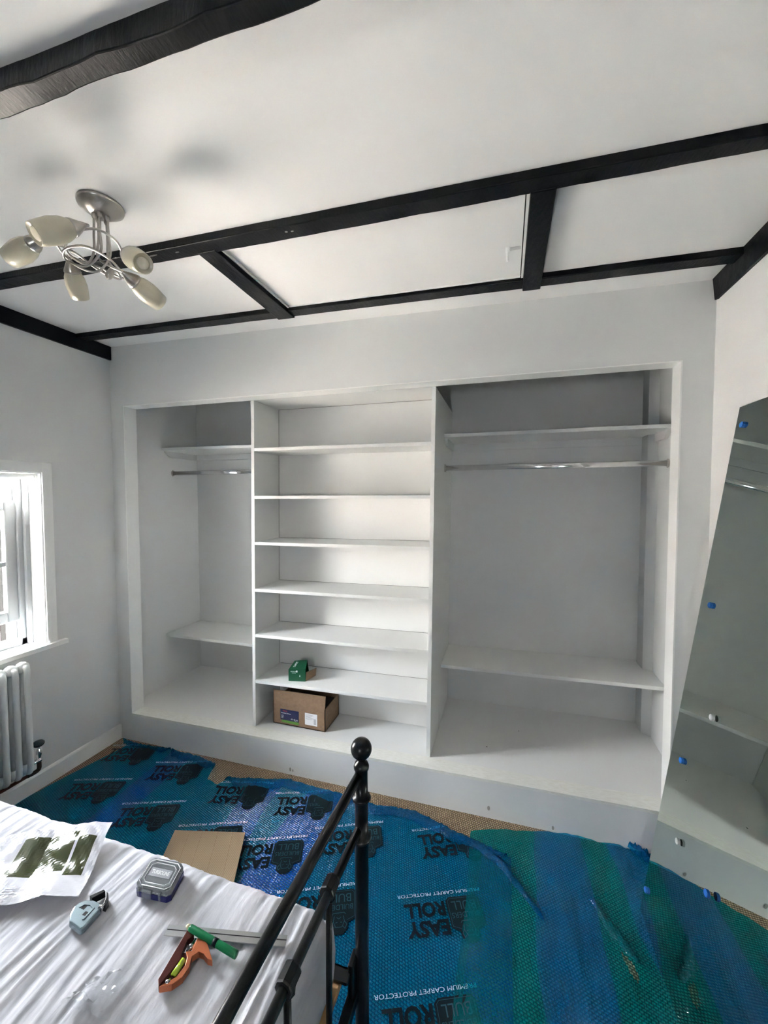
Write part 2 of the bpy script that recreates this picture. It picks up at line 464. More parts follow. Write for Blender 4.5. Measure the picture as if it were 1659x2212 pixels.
# boxed pipe in the right rear corner of the alcove
bm = bmesh.new()
prof = [(2.985, YB - 0.01), (2.982, 0.575), (W, 0.545), (W, YB - 0.01)]
lo = [bm.verts.new((x, y, sz(x) - 0.005)) for x, y in prof]; hi = [bm.verts.new((x, y, 2.34)) for x, y in prof]
for i in range(4): bm.faces.new((lo[i], lo[(i + 1) % 4], hi[(i + 1) % 4], hi[i]))
bm.faces.new(lo[::-1]); bm.faces.new(hi)
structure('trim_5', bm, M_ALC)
bm = bmesh.new()
for (x, y, r_) in ((2.36, 0.42, 0.003), (2.20, 0.235, 0.0035)):
    bmesh.ops.create_circle(bm, cap_ends=True, radius=r_, segments=8, matrix=Matrix.Translation((x, y, sz(x) + 0.0006)))
structure('trim_7', bm, M_GAP)
# baseboards
bm = bmesh.new()
pr = [(0, -0.02), (0.013, -0.02), (0.013, 0.078), (0.009, 0.086), (0, 0.088)]
a = [bm.verts.new((x, YN, z)) for x, z in pr]; c = [bm.verts.new((x, 0.0, z)) for x, z in pr]
for i in range(len(pr)): bm.faces.new((a[i], a[(i + 1) % 5], c[(i + 1) % 5], c[i]))
bm.faces.new(a[::-1]); bm.faces.new(c)
structure('baseboard_left', bm, M_GLOSSW)
structure('baseboard_right', bbox(W - 0.013, W, YN, -0.001, 0.0, 0.14), M_GLOSSW)
# small scuffs on the plinth under the wardrobe
bm = bmesh.new()
for (x, z, r_) in ((1.20, 0.050, 0.006), (1.215, 0.047, 0.004), (2.22, 0.085, 0.006), (2.49, 0.062, 0.005)):
    bmesh.ops.create_circle(bm, cap_ends=True, radius=r_, segments=9, matrix=Matrix.Translation((x, -0.0012, z)) @ Matrix.Rotation(math.pi / 2, 4, 'X') @ Matrix.Scale(1.9, 4, (0, 1, 0)))
M_SCUFF = simple('grey scuff', (0.33, 0.31, 0.28), 0.9)
structure('trim_6', bm, M_SCUFF)

# ------------------------------------------------------------------ windows
def window(name, y0, y1, z0, z1, leaf):
    root = tag(bpy.data.objects.new(name, None), kind='structure'); COL.objects.link(root)
    root.location = (0, (y0 + y1) / 2, z0)
    # reveal lining + casing on the room face
    bm = bmesh.new()
    cw = 0.046
    box(bm, 0.0, 0.010, y1, y1 + cw, z0 - 0.002, z1 + cw + 0.006)
    box(bm, 0.0, 0.010, y0 - cw, y0, z0 - 0.002, z1 + cw + 0.006)
    box(bm, 0.0, 0.010, y0, y1, z1, z1 + cw + 0.006)
    part('casing', bm, M_GLOSSW, root, bevel=0.001)
    bm = bmesh.new()
    box(bm, -0.165, 0.003, y1 - 0.006, y1, z0, z1); box(bm, -0.165, 0.003, y0, y0 + 0.006, z0, z1); box(bm, -0.165, 0.003, y0, y1, z1 - 0.006, z1)
    part('reveal_lining', bm, M_GLOSSW, root)
    # sill
    bm = bmesh.new(); box(bm, -0.165, 0.024, y0 - 0.09, y1 + 0.092, z0 - 0.024, z0)
    part('window_sill', bm, M_GLOSSW, root, bevel=0.003)
    # outer frame with mouldings
    bm = bmesh.new()
    xf0, xf1 = -0.155, -0.105
    for (a0, a1, b0, b1, xa, xb) in ((y1 - 0.05, y1 - 0.006, z0, z1, xf0, xf1), (y0 + 0.006, y0 + 0.05, z0, z1, xf0, xf1),
                                     (y0, y1, z1 - 0.04, z1, xf0, xf1), (y0, y1, z0, z0 + 0.035, xf0, xf1),
                                     (y1 - 0.028, y1 - 0.006, z0, z1, xf1, xf1 + 0.018), (y0 + 0.006, y0 + 0.028, z0, z1, xf1, xf1 + 0.018),
                                     (y1 - 0.066, y1 - 0.05, z0 + 0.03, z1 - 0.03, xf0, xf0 + 0.02), (y0 + 0.05, y0 + 0.066, z0 + 0.03, z1 - 0.03, xf0, xf0 + 0.02)):
        box(bm, xa, xb, a0, a1, b0, b1)
    part('window_frame', bm, M_SASH_SHADED, root, bevel=0.003)
    if leaf:
        # casement swung outwards, hinged on the far side from the wardrobe
        h = Vector((-0.130, y0 + 0.060, 0)); e = Vector((-0.136, -0.428, 0)); d = (e - h).normalized(); L = (e - h).length
        nn = Vector((-d.y, d.x, 0)) * 0.018
        zl0, zl1 = 0.862, 1.480
        def bar(bm, a0, a1, b0, b1, t=1.0):
            P = [h + d * a0, h + d * a1]
            c = [P[0] - nn * t, P[1] - nn * t, P[1] + nn * t, P[0] + nn * t]
            hexa(bm, [(q.x, q.y, b0) for q in c] + [(q.x, q.y, b1) for q in c])
        bm = bmesh.new()
        bar(bm, L - 0.055, L, zl0, zl1); bar(bm, 0, 0.04, zl0, zl1); bar(bm, 0.04, L - 0.055, zl0, zl0 + 0.055); bar(bm, 0.04, L - 0.055, zl1 - 0.05, zl1)
        lf = part('casement', bm, M_SASH_SHADED, root, bevel=0.006)
        bm = bmesh.new()
        bar(bm, 0.07, L - 0.055, 1.150, 1.172, 0.7); bar(bm, L / 2 - 0.012, L / 2 + 0.012, zl0 + 0.07, zl1 - 0.06, 0.7)
        o = part('glazing_bars', bm, M_SASH_SHADED, lf)
        bm = bmesh.new(); bar(bm, 0.06, L - 0.065, zl0 + 0.06, zl1 - 0.05, 0.12)
        part('window_pane', bm, M_GLASS, lf)
    else:
        bm = bmesh.new(); box(bm, -0.135, -0.131, y0 + 0.05, y1 - 0.05, z0 + 0.035, z1 - 0.04)
        part('window_pane', bm, M_GLASS, root)
        bm = bmesh.new(); box(bm, -0.145, -0.12, (y0 + y1) / 2 - 0.012, (y0 + y1) / 2 + 0.012, z0 + 0.035, z1 - 0.04)
        part('glazing_bars', bm, M_GLOSSW, root)
    return root
window('window_1', -0.985, -0.387, 0.735, 1.625, True)
# small unseen window added behind the viewer as fill light
root = tag(bpy.data.objects.new('fill_window', None), kind='structure'); COL.objects.link(root); root.location = (1.8, YN - 0.07, 0.9)
bm = bmesh.new()
for a_ in ((1.96, 1.97, 1.1, 1.5), (2.09, 2.1, 1.1, 1.5), (1.97, 2.09, 1.1, 1.12), (1.97, 2.09, 1.48, 1.5)):
    box(bm, a_[0], a_[1], YN - 0.12, YN - 0.06, a_[2], a_[3])
part('window_frame', bm, M_GLOSSW, root)
bm = bmesh.new(); box(bm, 1.965, 2.095, YN - 0.092, YN - 0.088, 1.11, 1.49)
part('window_pane', bm, M_GLASS, root)

# rolled-up blind in the head of the window
root = empty('roller_blind', (-0.032, -0.69, 1.60), 'white roller blind wound up tight at the top of the window', 'blind')
bm = bmesh.new(); lathe(bm, (-0.032, -0.975, 1.603), (0, 1, 0), [(0, 0.014), (0.570, 0.014)], 20)
part('fabric_roll', bm, M_BLIND, root, True)
bm = bmesh.new(); lathe(bm, (-0.032, -0.405, 1.603), (0, 1, 0), [(0, 0.0165), (0.006, 0.017), (0.007, 0.012), (0.011, 0.012)], 20); box(bm, -0.040, -0.024, -0.397, -0.3935, 1.59, 1.622)
part('end_bracket', bm, M_GLOSSW, root)
bm = bmesh.new(); box(bm, -0.040, -0.024, -0.9795, -0.973, 1.59, 1.622)
part('end_bracket', bm, M_GLOSSW, root)

# ------------------------------------------------------------------ outside
bm = bmesh.new(); box(bm, -12, -0.4, -9, 9, -2.75, -2.6)
tag(link_bm('ground', bm, M_GROUND), kind='structure')
bm = bmesh.new(); box(bm, -2.1, -0.8, -2.4, 0.1, -0.7, -0.5)  # unseen slab added to bounce sunlight up through the window
tag(link_bm('bounce_slab', bm, M_BOUNCE), kind='structure')
root = empty('neighbouring_house', (-4.3, -0.5, -2.6), 'sunlit white rendered house with dark upright timbers seen through the window', 'building')
bm = bmesh.new(); box(bm, -4.6, -4.3, -4.5, 4.5, -2.6, 2.0)
part('wall', bm, M_FACADE, root)
bm = bmesh.new()
y = -4.4
while y < 4.4:
    box(bm, -4.3, -4.27, y, y + 0.055, -2.3, 1.9 if random.random() < 0.7 else 1.2)
    y += 0.16 + random.random() * 0.10
part('timber_studding', bm, M_TIMBER, root)

# ------------------------------------------------------------------ ceiling beams
def beam(label, ceil_near, und_near, und_far, ceil_far, group='black ceiling timbers', lift=0.004, mat=None):
    """four rails of points (same count) describing the long edges; ends closed"""
    bm = bmesh.new()
    rails = [[bm.verts.new(p) for p in r_] for r_ in (ceil_near, und_near, und_far, ceil_far)]
    n = len(ceil_near)
    for k in range(4):
        A, B = rails[k], rails[(k + 1) % 4]
        for i in range(n - 1): bm.faces.new((A[i], A[i + 1], B[i + 1], B[i]))
    bm.faces.new([rails[k][0] for k in range(4)]); bm.faces.new([rails[k][-1] for k in range(4)][::-1])
    o = link_bm('ceiling_beam', bm, M_BEAM)
    tag(o, label, 'beam', group)
    md = o.modifiers.new('bevel', 'BEVEL'); md.width = 0.003; md.segments = 2; md.limit_method = 'ANGLE'; md.angle_limit = 0.9
    return o
def xbeam(label, x0, x1, yn, yf, t, wob, n, seed, taper=0.0):
    """beam running along x; near/far faces at yn(x), yf(x); thickness t"""
    xs = [x0 + (x1 - x0) * i / (n - 1) for i in range(n)]
    def q(x, k): return (noise.noise(Vector((x * 5.0, k * 7.3, seed))) + 0.6 * noise.noise(Vector((x * 17.0, k * 7.3, seed)))) * wob
    cn = [(x, yn(x) + q(x, 0) * 0.3, cz(x) + 0.01) for x in xs]
    un = [(x, yn(x) + q(x, 1), cz(x) - t + q(x, 2) * 0.5) for x in xs]
    uf = [(x, yf(x) + q(x, 3), cz(x) - t + q(x, 4) * 0.5) for x in xs]
    cf = [(x, yf(x) + q(x, 5) * 0.3, cz(x) + 0.01) for x in xs]
    return beam(label, cn, un, uf, cf)
xbeam('wide rough black beam crossing the ceiling nearest the viewer, light catching its grain', 0.0, W, lambda x: -1.232 + 0.012 * (x - 1.3), lambda x: -1.192 + 0.004 * (x - 1.3), 0.046, 0.006, 90, 1.0)
B2 = xbeam('long black beam crossing the ceiling behind the light fitting', 0.0, W, lambda x: -0.722 + 0.012 * (x - 0.4), lambda x: -0.662 + 0.014 * (x - 0.4) if x < 1.5 else -0.646, 0.024, 0.003, 90, 2.0)
xbeam('thin black batten running across the ceiling closest to the wardrobe wall', 0.0, W, lambda x: -0.203, lambda x: -0.143, 0.021, 0.0018, 70, 3.0)
def ybeam(label, y0, y1, xl, xr, t, seed, wob=0.001):
    n = 24; ys = [y0 + (y1 - y0) * i / (n - 1) for i in range(n)]
    def q(y, k): return noise.noise(Vector((y * 9.0, k * 3.1, seed))) * wob
    cl = [(xl(y), y, cz(xl(y)) + 0.01) for y in ys]; ul = [(xl(y) + q(y, 1), y, cz(xl(y)) - t) for y in ys]
    ur = [(xr(y) + q(y, 2), y, cz(xr(y)) - t) for y in ys]; cr = [(xr(y), y, cz(xr(y)) + 0.01) for y in ys]
    return beam(label, cl, ul, ur, cr)
ybeam('short black cross timber on the right side of the loft hatch', -0.655, -0.135, lambda y: 2.333, lambda y: 2.398, 0.027, 4.0)
ybeam('short black cross timber on the left side of the loft hatch', -0.665, -0.140, lambda y: 1.262 - 0.028 * (y + 0.65), lambda y: 1.335, 0.027, 5.0)
# wall plates
bm = bmesh.new(); box(bm, 0.0, 0.014, YN, -0.001, 2.318, 2.405)
o = link_bm('wall_plate', bm, M_BEAM); tag(o, 'black timber lying along the top of the left wall above the window', 'beam', 'black ceiling timbers')
bm = bmesh.new(); hexa(bm, [(W - 0.010, YN, 2.225), (W + 0.0, YN, 2.225), (W + 0.0, -0.016, 2.225), (W - 0.010, -0.010, 2.225), (W - 0.017, YN, 2.32), (W, YN, 2.32), (W, -0.003, 2.32), (W - 0.017, -0.003, 2.32)])
o = link_bm('wall_plate', bm, M_BEAM); tag(o, 'black timber lying along the top of the right wall above the leaning mirror', 'beam', 'black ceiling timbers')
# chips where paint has come off the long beam
bm = bmesh.new()
for (x, y, l_, w_) in ((1.10, -0.694, 0.020, 0.0035), (1.20, -0.688, 0.008, 0.003), (1.62, -0.684, 0.005, 0.004), (1.64, -0.682, 0.005, 0.003), (1.02, -0.700, 0.004, 0.002)):
    bmesh.ops.create_circle(bm, cap_ends=True, radius=1.0, segments=9, matrix=Matrix.Translation((x, y, cz(x) - 0.0262)) @ Matrix.Diagonal((l_, w_, 1, 1)))
bm2 = bm; o = link_bm('paint_chips', bm2, M_CHIP, B2)

# loft hatch between the cross timbers
root = empty('loft_hatch', (1.83, -0.38, cz(1.83)), 'white painted loft hatch panel between two black cross timbers, small latch at one end', 'hatch')
hx0, hx1, hy0, hy1 = 1.345, 2.322, -0.640, -0.207
bm = bmesh.new(); box(bm, hx0, hx1, hy0, hy1, lambda x: cz(x) - 0.0035, lambda x: cz(x) + 0.0005)
part('hatch_panel', bm, M_CEIL, root)
bm = bmesh.new()
box(bm, hx1, hx1 + 0.0035, hy0, hy1, lambda x: cz(x) - 0.0012, lambda x: cz(x) + 0.001)
part('shadow_gap', bm, M_GAP, root)
bm = bmesh.new(); box(bm, hx0 - 0.003, hx0, hy0, hy1, lambda x: cz(x) - 0.0012, lambda x: cz(x) + 0.001)
part('shadow_gap', bm, M_GAP, root)
bm = bmesh.new()
box(bm, hx1 + 0.0035, 2.334, hy0, -0.2, lambda x: cz(x) - 0.010, cz); box(bm, 1.333, hx0 - 0.003, hy0, -0.2, lambda x: cz(x) - 0.010, cz)
box(bm, hx0, hx1, hy1, hy1 + 0.006, lambda x: cz(x) - 0.008, cz)
part('stop_bead', bm, M_GLOSSW, root)
bm = bmesh.new(); zc = cz(2.28) - 0.004
tube(bm, [(2.276, -0.395, zc + 0.002), (2.276, -0.395, zc - 0.016)], 0.006, 12)
tube(bm, spline([(2.276, -0.395, zc - 0.014), (2.2765, -0.375, zc - 0.0155), (2.277, -0.345, zc - 0.015)], 6), 0.0035, 10)
part('latch_hook', bm, M_GLOSSW, root, True)
bm = bmesh.new(); box(bm, 2.285, 2.318, -0.393, -0.378, zc - 0.003, zc + 0.001)
part('latch_plate', bm, M_ALC, root, bevel=0.001)

# ================================================================== WARDROBE INTERIOR
# central open shelving
def sh(x, zl, zr): return zl + (zr - zl) * (x - 0.94) / (1.93 - 0.94)
root = empty('shelving_unit', (1.43, 0.2, sz(1.43)), 'tall white open shelving unit with six shelves in the middle of the built-in wardrobe', 'shelves')
D0, D1 = WT + 0.0005, 0.325
def panel(xb0, xb1, xt0, xt1, d1):
    bm = bmesh.new(); z0a, z1a = sz(xb0), ot(xb0) - 0.003
    hexa(bm, [(xb0, D0, sz(xb0)), (xb1, D0, sz(xb1)), (xb1, d1, sz(xb1)), (xb0, d1, sz(xb0)), (xt0, D0, ot(xt0) - 0.0045), (xt1, D0, ot(xt1) - 0.0045), (xt1, d1, ot(xt1) - 0.0045), (xt0, d1, ot(xt0) - 0.0045)])
    return bm
part('side_panel', panel(0.912, 0.931, 0.930, 0.950, YB - 0.012), M_BOARD, root, bevel=0.0008)
part('side_panel', panel(1.916, 1.936, 1.939, 1.958, YB - 0.012), M_BOARD, root, bevel=0.0008)
LEV = [(1.769, 1.762), (1.505, 1.507), (1.247, 1.257), (0.983, 1.000), (0.724, 0.746), (0.460, 0.486)]
for (zl, zr) in LEV:
    t_ = (zl - 0.17) / 1.87
    x0 = 0.931 + 0.019 * t_; x1 = 1.916 + 0.023 * t_
    bm = bmesh.new(); box(bm, x0, x1, D0 + 0.001, D1, lambda x: sh(x, zl, zr) - 0.017, lambda x: sh(x, zl, zr))
    part('shelf', bm, M_BOARD, root, bevel=0.0008)
bm = bmesh.new(); box(bm, 0.932, 1.938, D1 + 0.001, D1 + 0.007, lambda x: sz(x) + 0.001, lambda x: ot(x) - 0.005)
part('back_panel', bm, M_BOARD, root)
bm = bmesh.new(); box(bm, 0.951, 1.938, WT + 0.003, D1, lambda x: ot(x) - 0.0045, lambda x: ot(x) + 0.012)
part('top_panel', bm, M_BOARD, root)
# fine dark joint round the back panel
bm = bmesh.new()
for (zl, zr) in LEV:
    box(bm, 0.945, 1.925, D1 - 0.0012, D1 + 0.0004, lambda x: sh(x, zl, zr) + 0.0001, lambda x: sh(x, zl, zr) + 0.0016)
hexa(bm, [(0.932, D1 - 0.0012, 0.2), (0.9335, D1 - 0.0012, 0.2), (0.9335, D1 + 0.0004, 0.2), (0.932, D1 + 0.0004, 0.2), (0.950, D1 - 0.0012, 2.03), (0.9515, D1 - 0.0012, 2.03), (0.9515, D1 + 0.0004, 2.03), (0.950, D1 + 0.0004, 2.03)])
box(bm, 0.951, 1.937, D1 - 0.0012, D1 + 0.0004, lambda x: ot(x) - 0.0065, lambda x: ot(x) - 0.005)
M_JOINT = simple('grey joint line', (0.20, 0.19, 0.18), 0.9)
part('panel_joint', bm, M_JOINT, root)

def bay_shelf(label, x0, x1, y0, y1, z0, z1, cleats, side):
    """fitted shelf, top surface z0 at left to z1 at right"""
    zz = lambda x: z0 + (z1 - z0) * (x - x0) / (x1 - x0)
    root = empty('wardrobe_shelf', ((x0 + x1) / 2, (y0 + y1) / 2, z0), label, 'shelf', 'fitted shelves in the side bays of the wardrobe')
    bm = bmesh.new(); box(bm, x0, x1, y0, y1, lambda x: zz(x) - 0.018, zz)
    if side == 'r':
        bmesh.ops.delete(bm, geom=list(bm.verts), context='VERTS')
        xw = W - 0.001
        P_ = [(x0, y0), (xw, y0), (xw, 0.543), (x1, 0.573), (x1, y1), (x0, y1)]
        lo_ = [bm.verts.new((p[0], p[1], zz(p[0]) - 0.018)) for p in P_]; hi_ = [bm.verts.new((p[0], p[1], zz(p[0]))) for p in P_]
        bm.faces.new(lo_[::-1]); bm.faces.new(hi_)
        for i in range(6): bm.faces.new((lo_[i], lo_[(i + 1) % 6], hi_[(i + 1) % 6], hi_[i]))
    part('board', bm, M_BOARD, root, bevel=0.001)
    if cleats:
        bm = bmesh.new(); box(bm, x0, x1, y1 - 0.016, y1, lambda x: zz(x) - 0.058, lambda x: zz(x) - 0.018)
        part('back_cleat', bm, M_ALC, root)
        for (xa, xb) in cleats:
            bm = bmesh.new(); zt = zz(xa) - 0.018
            yend = 0.545 if xa > 2.9 else y1 - 0.016
            pr = [(y0 + 0.022, zt), (y0 + 0.026, zt - 0.012), (y0 + 0.06, zt - 0.038), (y0 + 0.075, zt - 0.041), (yend, zt - 0.041), (yend, zt)]
            A = [bm.verts.new((xa, p[0], p[1])) for p in pr]; B = [bm.verts.new((xb, p[0], p[1])) for p in pr]
            bm.faces.new(A); bm.faces.new(B[::-1])
            for i in range(len(pr)): bm.faces.new((A[i], B[i], B[(i + 1) % 6], A[(i + 1) % 6]))
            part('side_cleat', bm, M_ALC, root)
    return root
bay_shelf('high white shelf in the narrow left bay of the wardrobe', 0.002, 0.929, 0.350, YB - 0.012, 1.837, 1.829, [(0.002, 0.016)], 'l')
bay_shelf('low white shelf in the narrow left bay of the wardrobe', 0.002, 0.915, 0.357, YB - 0.012, 0.534, 0.541, None, 'l')
bay_shelf('high white shelf on cleats in the wide right bay of the wardrobe', 1.957, 2.981, 0.355, YB - 0.012, 1.838, 1.836, [(1.957, 1.972), (W - 0.018, W - 0.001)], 'r')
bay_shelf('low white shelf in the wide right bay of the wardrobe', 1.942, 2.979, 0.365, YB - 0.012, 0.560, 0.586, None, 'r')

def hanging_rail(label, x0, x1, y, z):
    root = empty('hanging_rail', ((x0 + x1) / 2, y, z), label, 'rail', 'chrome wardrobe hanging rails')
    bm = bmesh.new()
    pr = [(0.0145 * abs(math.sin(a_)) ** 0.4 * (1 if math.sin(a_) > 0 else -1), 0.0075 * math.cos(a_)) for a_ in [2 * math.pi * k / 20 for k in range(20)]]
    A = [bm.verts.new((x0, y + q[1], z + q[0])) for q in pr]; B = [bm.verts.new((x1, y + q[1], z + q[0])) for q in pr]
    for i in range(20): bm.faces.new((A[i], A[(i + 1) % 20], B[(i + 1) % 20], B[i]))
    bm.faces.new(A); bm.faces.new(B)
    bmesh.ops.remove_doubles(bm, verts=bm.verts, dist=1e-5)
    part('rail_tube', bm, M_CHROME, root, True)
    for xe in (x0, x1 - 0.008):
        bm = bmesh.new()
        lathe(bm, (xe, y, z), (1, 0, 0), [(0, 0.019), (0.002, 0.020), (0.008, 0.018)], 20)
        bmesh.ops.scale(bm, verts=bm.verts, vec=(1, 0.7, 1.1), space=Matrix.Translation((-xe, -y, -z)))
        part('end_socket', bm, M_NICKEL, root)
hanging_rail('short chrome hanging rail below the high shelf in the narrow left bay', 0.001, 0.922, 0.445, 1.668)
hanging_rail('long chrome hanging rail below the high shelf in the wide right bay', 1.953, W - 0.001, 0.402, 1.657)

# ------------------------------------------------------------------ things on the shelves
bx0, bx1, by0, by1 = 1.013, 1.341, 0.131, 0.317
bz = sz(1.18) + 0.004
root = empty('cardboard_box', (1.18, 0.22, bz), 'open brown cardboard box with blue and white labels at the bottom of the shelving', 'box')
bm = bmesh.new(); t_ = 0.004; zt = 0.326
box(bm, bx0, bx1, by0, by1, bz, bz + t_); box(bm, bx0, bx1, by0, by0 + t_, bz, zt); box(bm, bx0, bx1, by1 - t_, by1, bz, zt)
box(bm, bx0, bx0 + t_, by0, by1, bz, zt); box(bm, bx1 - t_, bx1, by0, by1, bz, zt)
part('box_body', bm, M_CARD, root)
bm = bmesh.new(); hexa(bm, [(bx0 + 0.001, by0, zt), (bx1 - 0.001, by0, zt), (bx1 - 0.001, by0 + t_, zt), (bx0 + 0.001, by0 + t_, zt), (bx0 - 0.001, by0 + 0.007, 0.390), (bx1 + 0.001, by0 + 0.006, 0.397), (bx1 + 0.001, by0 + 0.010, 0.397), (bx0 - 0.001, by0 + 0.011, 0.390)])
part('front_flap', bm, M_CARD, root)
bm = bmesh.new(); hexa(bm, [(bx0, by1 - t_, zt), (bx1, by1 - t_, zt), (bx1, by1, zt), (bx0, by1, zt), (bx0 + 0.1, by1 - 0.06, 0.400), (bx1 - 0.02, by1 - 0.06, 0.398), (bx1 - 0.02, by1 - 0.056, 0.400), (bx0 + 0.1, by1 - 0.056, 0.402)])
part('back_flap', bm, M_CARD, root)
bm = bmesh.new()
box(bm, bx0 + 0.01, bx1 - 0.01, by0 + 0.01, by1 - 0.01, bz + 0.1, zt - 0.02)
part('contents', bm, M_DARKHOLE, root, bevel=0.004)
fr = lambda u, v: (u, by0 - 0.0006, v)
fr2 = lambda u, v: (u, by0 - 0.0010, v)
bm = bmesh.new(); box(bm, 1.060, 1.178, by0 - 0.0005, by0 + 0.0005, 0.226, 0.2885); lab = part('printed_label', bm, M_NAVY, root); lab['label'] = 'navy blue printed label'
bm = bmesh.new(); put_text(bm, 'TIMCO', fr2, 1.075, 0.275, 0.030, 0.008, 0.02); o = rpart('label_heading', bm, M_RED, lab)
bm = bmesh.new(); put_text(bm, 'Decking Screws', fr2, 1.066, 0.262, 0.062, 0.008, 0.02); rpart('label_title', bm, M_WHITEINK, lab); bm = bmesh.new(); put_text(bm, '4.5 x 65 mm', fr2, 1.128, 0.234, 0.044, 0.008, 0.02); put_text(bm, '200 pcs', fr2, 1.150, 0.2285, 0.022, 0.0045, 0.01)
for k in range(4): put_poly(bm, [(1.067, 0.252 - k * 0.005), (1.082 - 0.003 * (k % 2), 0.252 - k * 0.005), (1.082 - 0.003 * (k % 2), 0.2535 - k * 0.005), (1.067, 0.2535 - k * 0.005)], fr2)
rpart('label_lettering', bm, M_WHITEINK, lab)
bm = bmesh.new(); put_poly(bm, [(1.074, 0.226), (1.066, 0.222), (1.070, 0.213), (1.178, 0.210), (1.178, 0.226)], fr); o = rpart('label_strip', bm, M_LIME, root); o['label'] = 'lime green strip under the blue label'
bm = bmesh.new(); box(bm, 1.217, 1.293, by0 - 0.0005, by0 + 0.0005, 0.223, 0.290); lab = part('address_label', bm, M_WHITEPAPER, root); lab['label'] = 'white rounded label with barcode'
bm = bmesh.new()
for k in range(5): put_poly(bm, [(1.222, 0.280 - k * 0.006), (1.27 - 0.008 * (k % 3), 0.280 - k * 0.006), (1.27 - 0.008 * (k % 3), 0.2815 - k * 0.006), (1.222, 0.2815 - k * 0.006)], fr2)
for k in range(9): put_poly(bm, [(1.272, 0.232 + k * 0.0035), (1.286, 0.232 + k * 0.0035), (1.286, 0.2342 + k * 0.0035), (1.272, 0.2342 + k * 0.0035)], fr2)
rpart('barcode_print', bm, M_GREYINK, lab)

# small green box, sloping top, open right end
gz = sh(1.18, 0.460, 0.486) + 0.0008
root = empty('screw_box', (1.18, 0.16, gz), 'small green carton with one open end, on the lowest shelf above the cardboard box', 'box')
bm = bmesh.new()
P = [(1.127, 0.112), (1.222, 0.133), (1.196, 0.225), (1.104, 0.203)]
zf, zb = 0.536, 0.545
v = [bm.verts.new((p[0], p[1], gz)) for p in P] + [bm.verts.new((P[0][0], P[0][1], 0.532)), bm.verts.new((P[1][0], P[1][1], 0.538)), bm.verts.new((P[2][0] - 0.012, P[2][1], 0.548)), bm.verts.new((P[3][0] + 0.010, P[3][1], 0.544))]
for f in ((0, 3, 2, 1), (0, 1, 5, 4), (2, 3, 7, 6), (3, 0, 4, 7), (4, 5, 6, 7)): bm.faces.new([v[i] for i in f])
o = part('carton', bm, M_GREENCARD, root)
md = o.modifiers.new('solid', 'SOLIDIFY'); md.thickness = 0.0012; md.offset = -1
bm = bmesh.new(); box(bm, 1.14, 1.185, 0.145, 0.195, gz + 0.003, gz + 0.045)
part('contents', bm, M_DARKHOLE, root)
bm = bmesh.new(); hexa(bm, [(1.223, 0.135, gz), (1.243, 0.215, gz), (1.241, 0.217, gz), (1.221, 0.137, gz), (1.224, 0.138, gz + 0.050), (1.246, 0.218, gz + 0.045), (1.244, 0.220, gz + 0.045), (1.222, 0.140, gz + 0.050)])
o = part('open_flap', bm, M_CARD, root); o['label'] = 'brown inner side of the folded back end flap'
ex = Vector((0.095, 0.021, 0)).normalized()
def gf(u, v_): p = Vector((1.127, 0.112, gz)) + ex * u + Vector((0, -0.0006, v_)); return p
bm = bmesh.new()
put_text(bm, 'SPAX', gf, 0.012, 0.052, 0.032, 0.006, 0.02)
put_poly(bm, [(0.043, 0.051), (0.052, 0.051), (0.052, 0.061), (0.043, 0.061)], gf)
put_poly(bm, [(0.062, 0.026), (0.068, 0.024), (0.067, 0.034), (0.064, 0.038)], gf)
put_text(bm, 'screws', gf, 0.020, 0.044, 0.022, 0.005, 0.01)
rpart('white_print', bm, M_WHITEINK, root)
def gt(u, v_):
    a0 = Vector((1.127, 0.112, 0.5328)); return a0 + Vector((0.095, 0.021, 0.006)) * u + Vector((-0.013, 0.091, 0.012)) * v_
bm = bmesh.new(); put_text(bm, 'SPAX', lambda u, v_: gt(u, v_), 0.16, 0.25, 0.14, 0.6, 0.02)
rpart('logo_print', bm, M_WHITEINK, root)

# ================================================================== RADIATOR
root = empty('column_radiator', (0.085, -0.95, 0.15), 'white three-column cast style radiator below the window', 'radiator')
ys = [-0.545 - 0.0465 * k for k in range(20)]
for i, y in enumerate(ys):
    bm = bmesh.new()
    for xx in (0.045, 0.115):
        tube(bm, spline([(xx * 0.5 + 0.04, y, 0.690), (xx, y, 0.672), (xx, y, 0.55), (xx, y, 0.35), (xx, y, 0.20), (xx * 0.5 + 0.04, y, 0.175)], 5), 0.0125, 12)
    tube(bm, [(0.08, y, 0.68), (0.08, y, 0.185)], 0.0125, 12)
    for z in (0.685, 0.190):
        lathe(bm, (0.08, y + 0.0235, z), (0, -1, 0), [(0, 0.016), (0.006, 0.018), (0.010, 0.024), (0.0235, 0.028), (0.037, 0.024), (0.041, 0.018), (0.0465, 0.016)], 16)
    o = part('column', bm, M_RAD, root, True)
root_v = empty('radiator_valve', (0.085, -0.495, 0.15), 'chrome radiator valve with round black hand wheel beside the radiator', 'valve')
vx, vy = 0.085, -0.492
bm = bmesh.new(); lathe(bm, (vx, vy, 0.272), (0.22, -0.10, 1), [(0, 0.006), (0.004, 0.020), (0.009, 0.0245), (0.014, 0.024), (0.017, 0.018), (0.018, 0.0)], 24)
part('hand_wheel', bm, M_BLACKMETAL, root_v, True)
bm = bmesh.new(); lathe(bm, (vx, vy, 0.190), (0, 0, 1), [(0, 0.010), (0.004, 0.013), (0.012, 0.013), (0.016, 0.010), (0.022, 0.0085), (0.035, 0.012), (0.048, 0.0125), (0.062, 0.008), (0.072, 0.006), (0.084, 0.006)], 20)
tube(bm, [(vx, vy, 0.200), (0.08, -0.523, 0.192)], 0.009, 12)
part('valve_body', bm, M_CHROME, root_v, True)
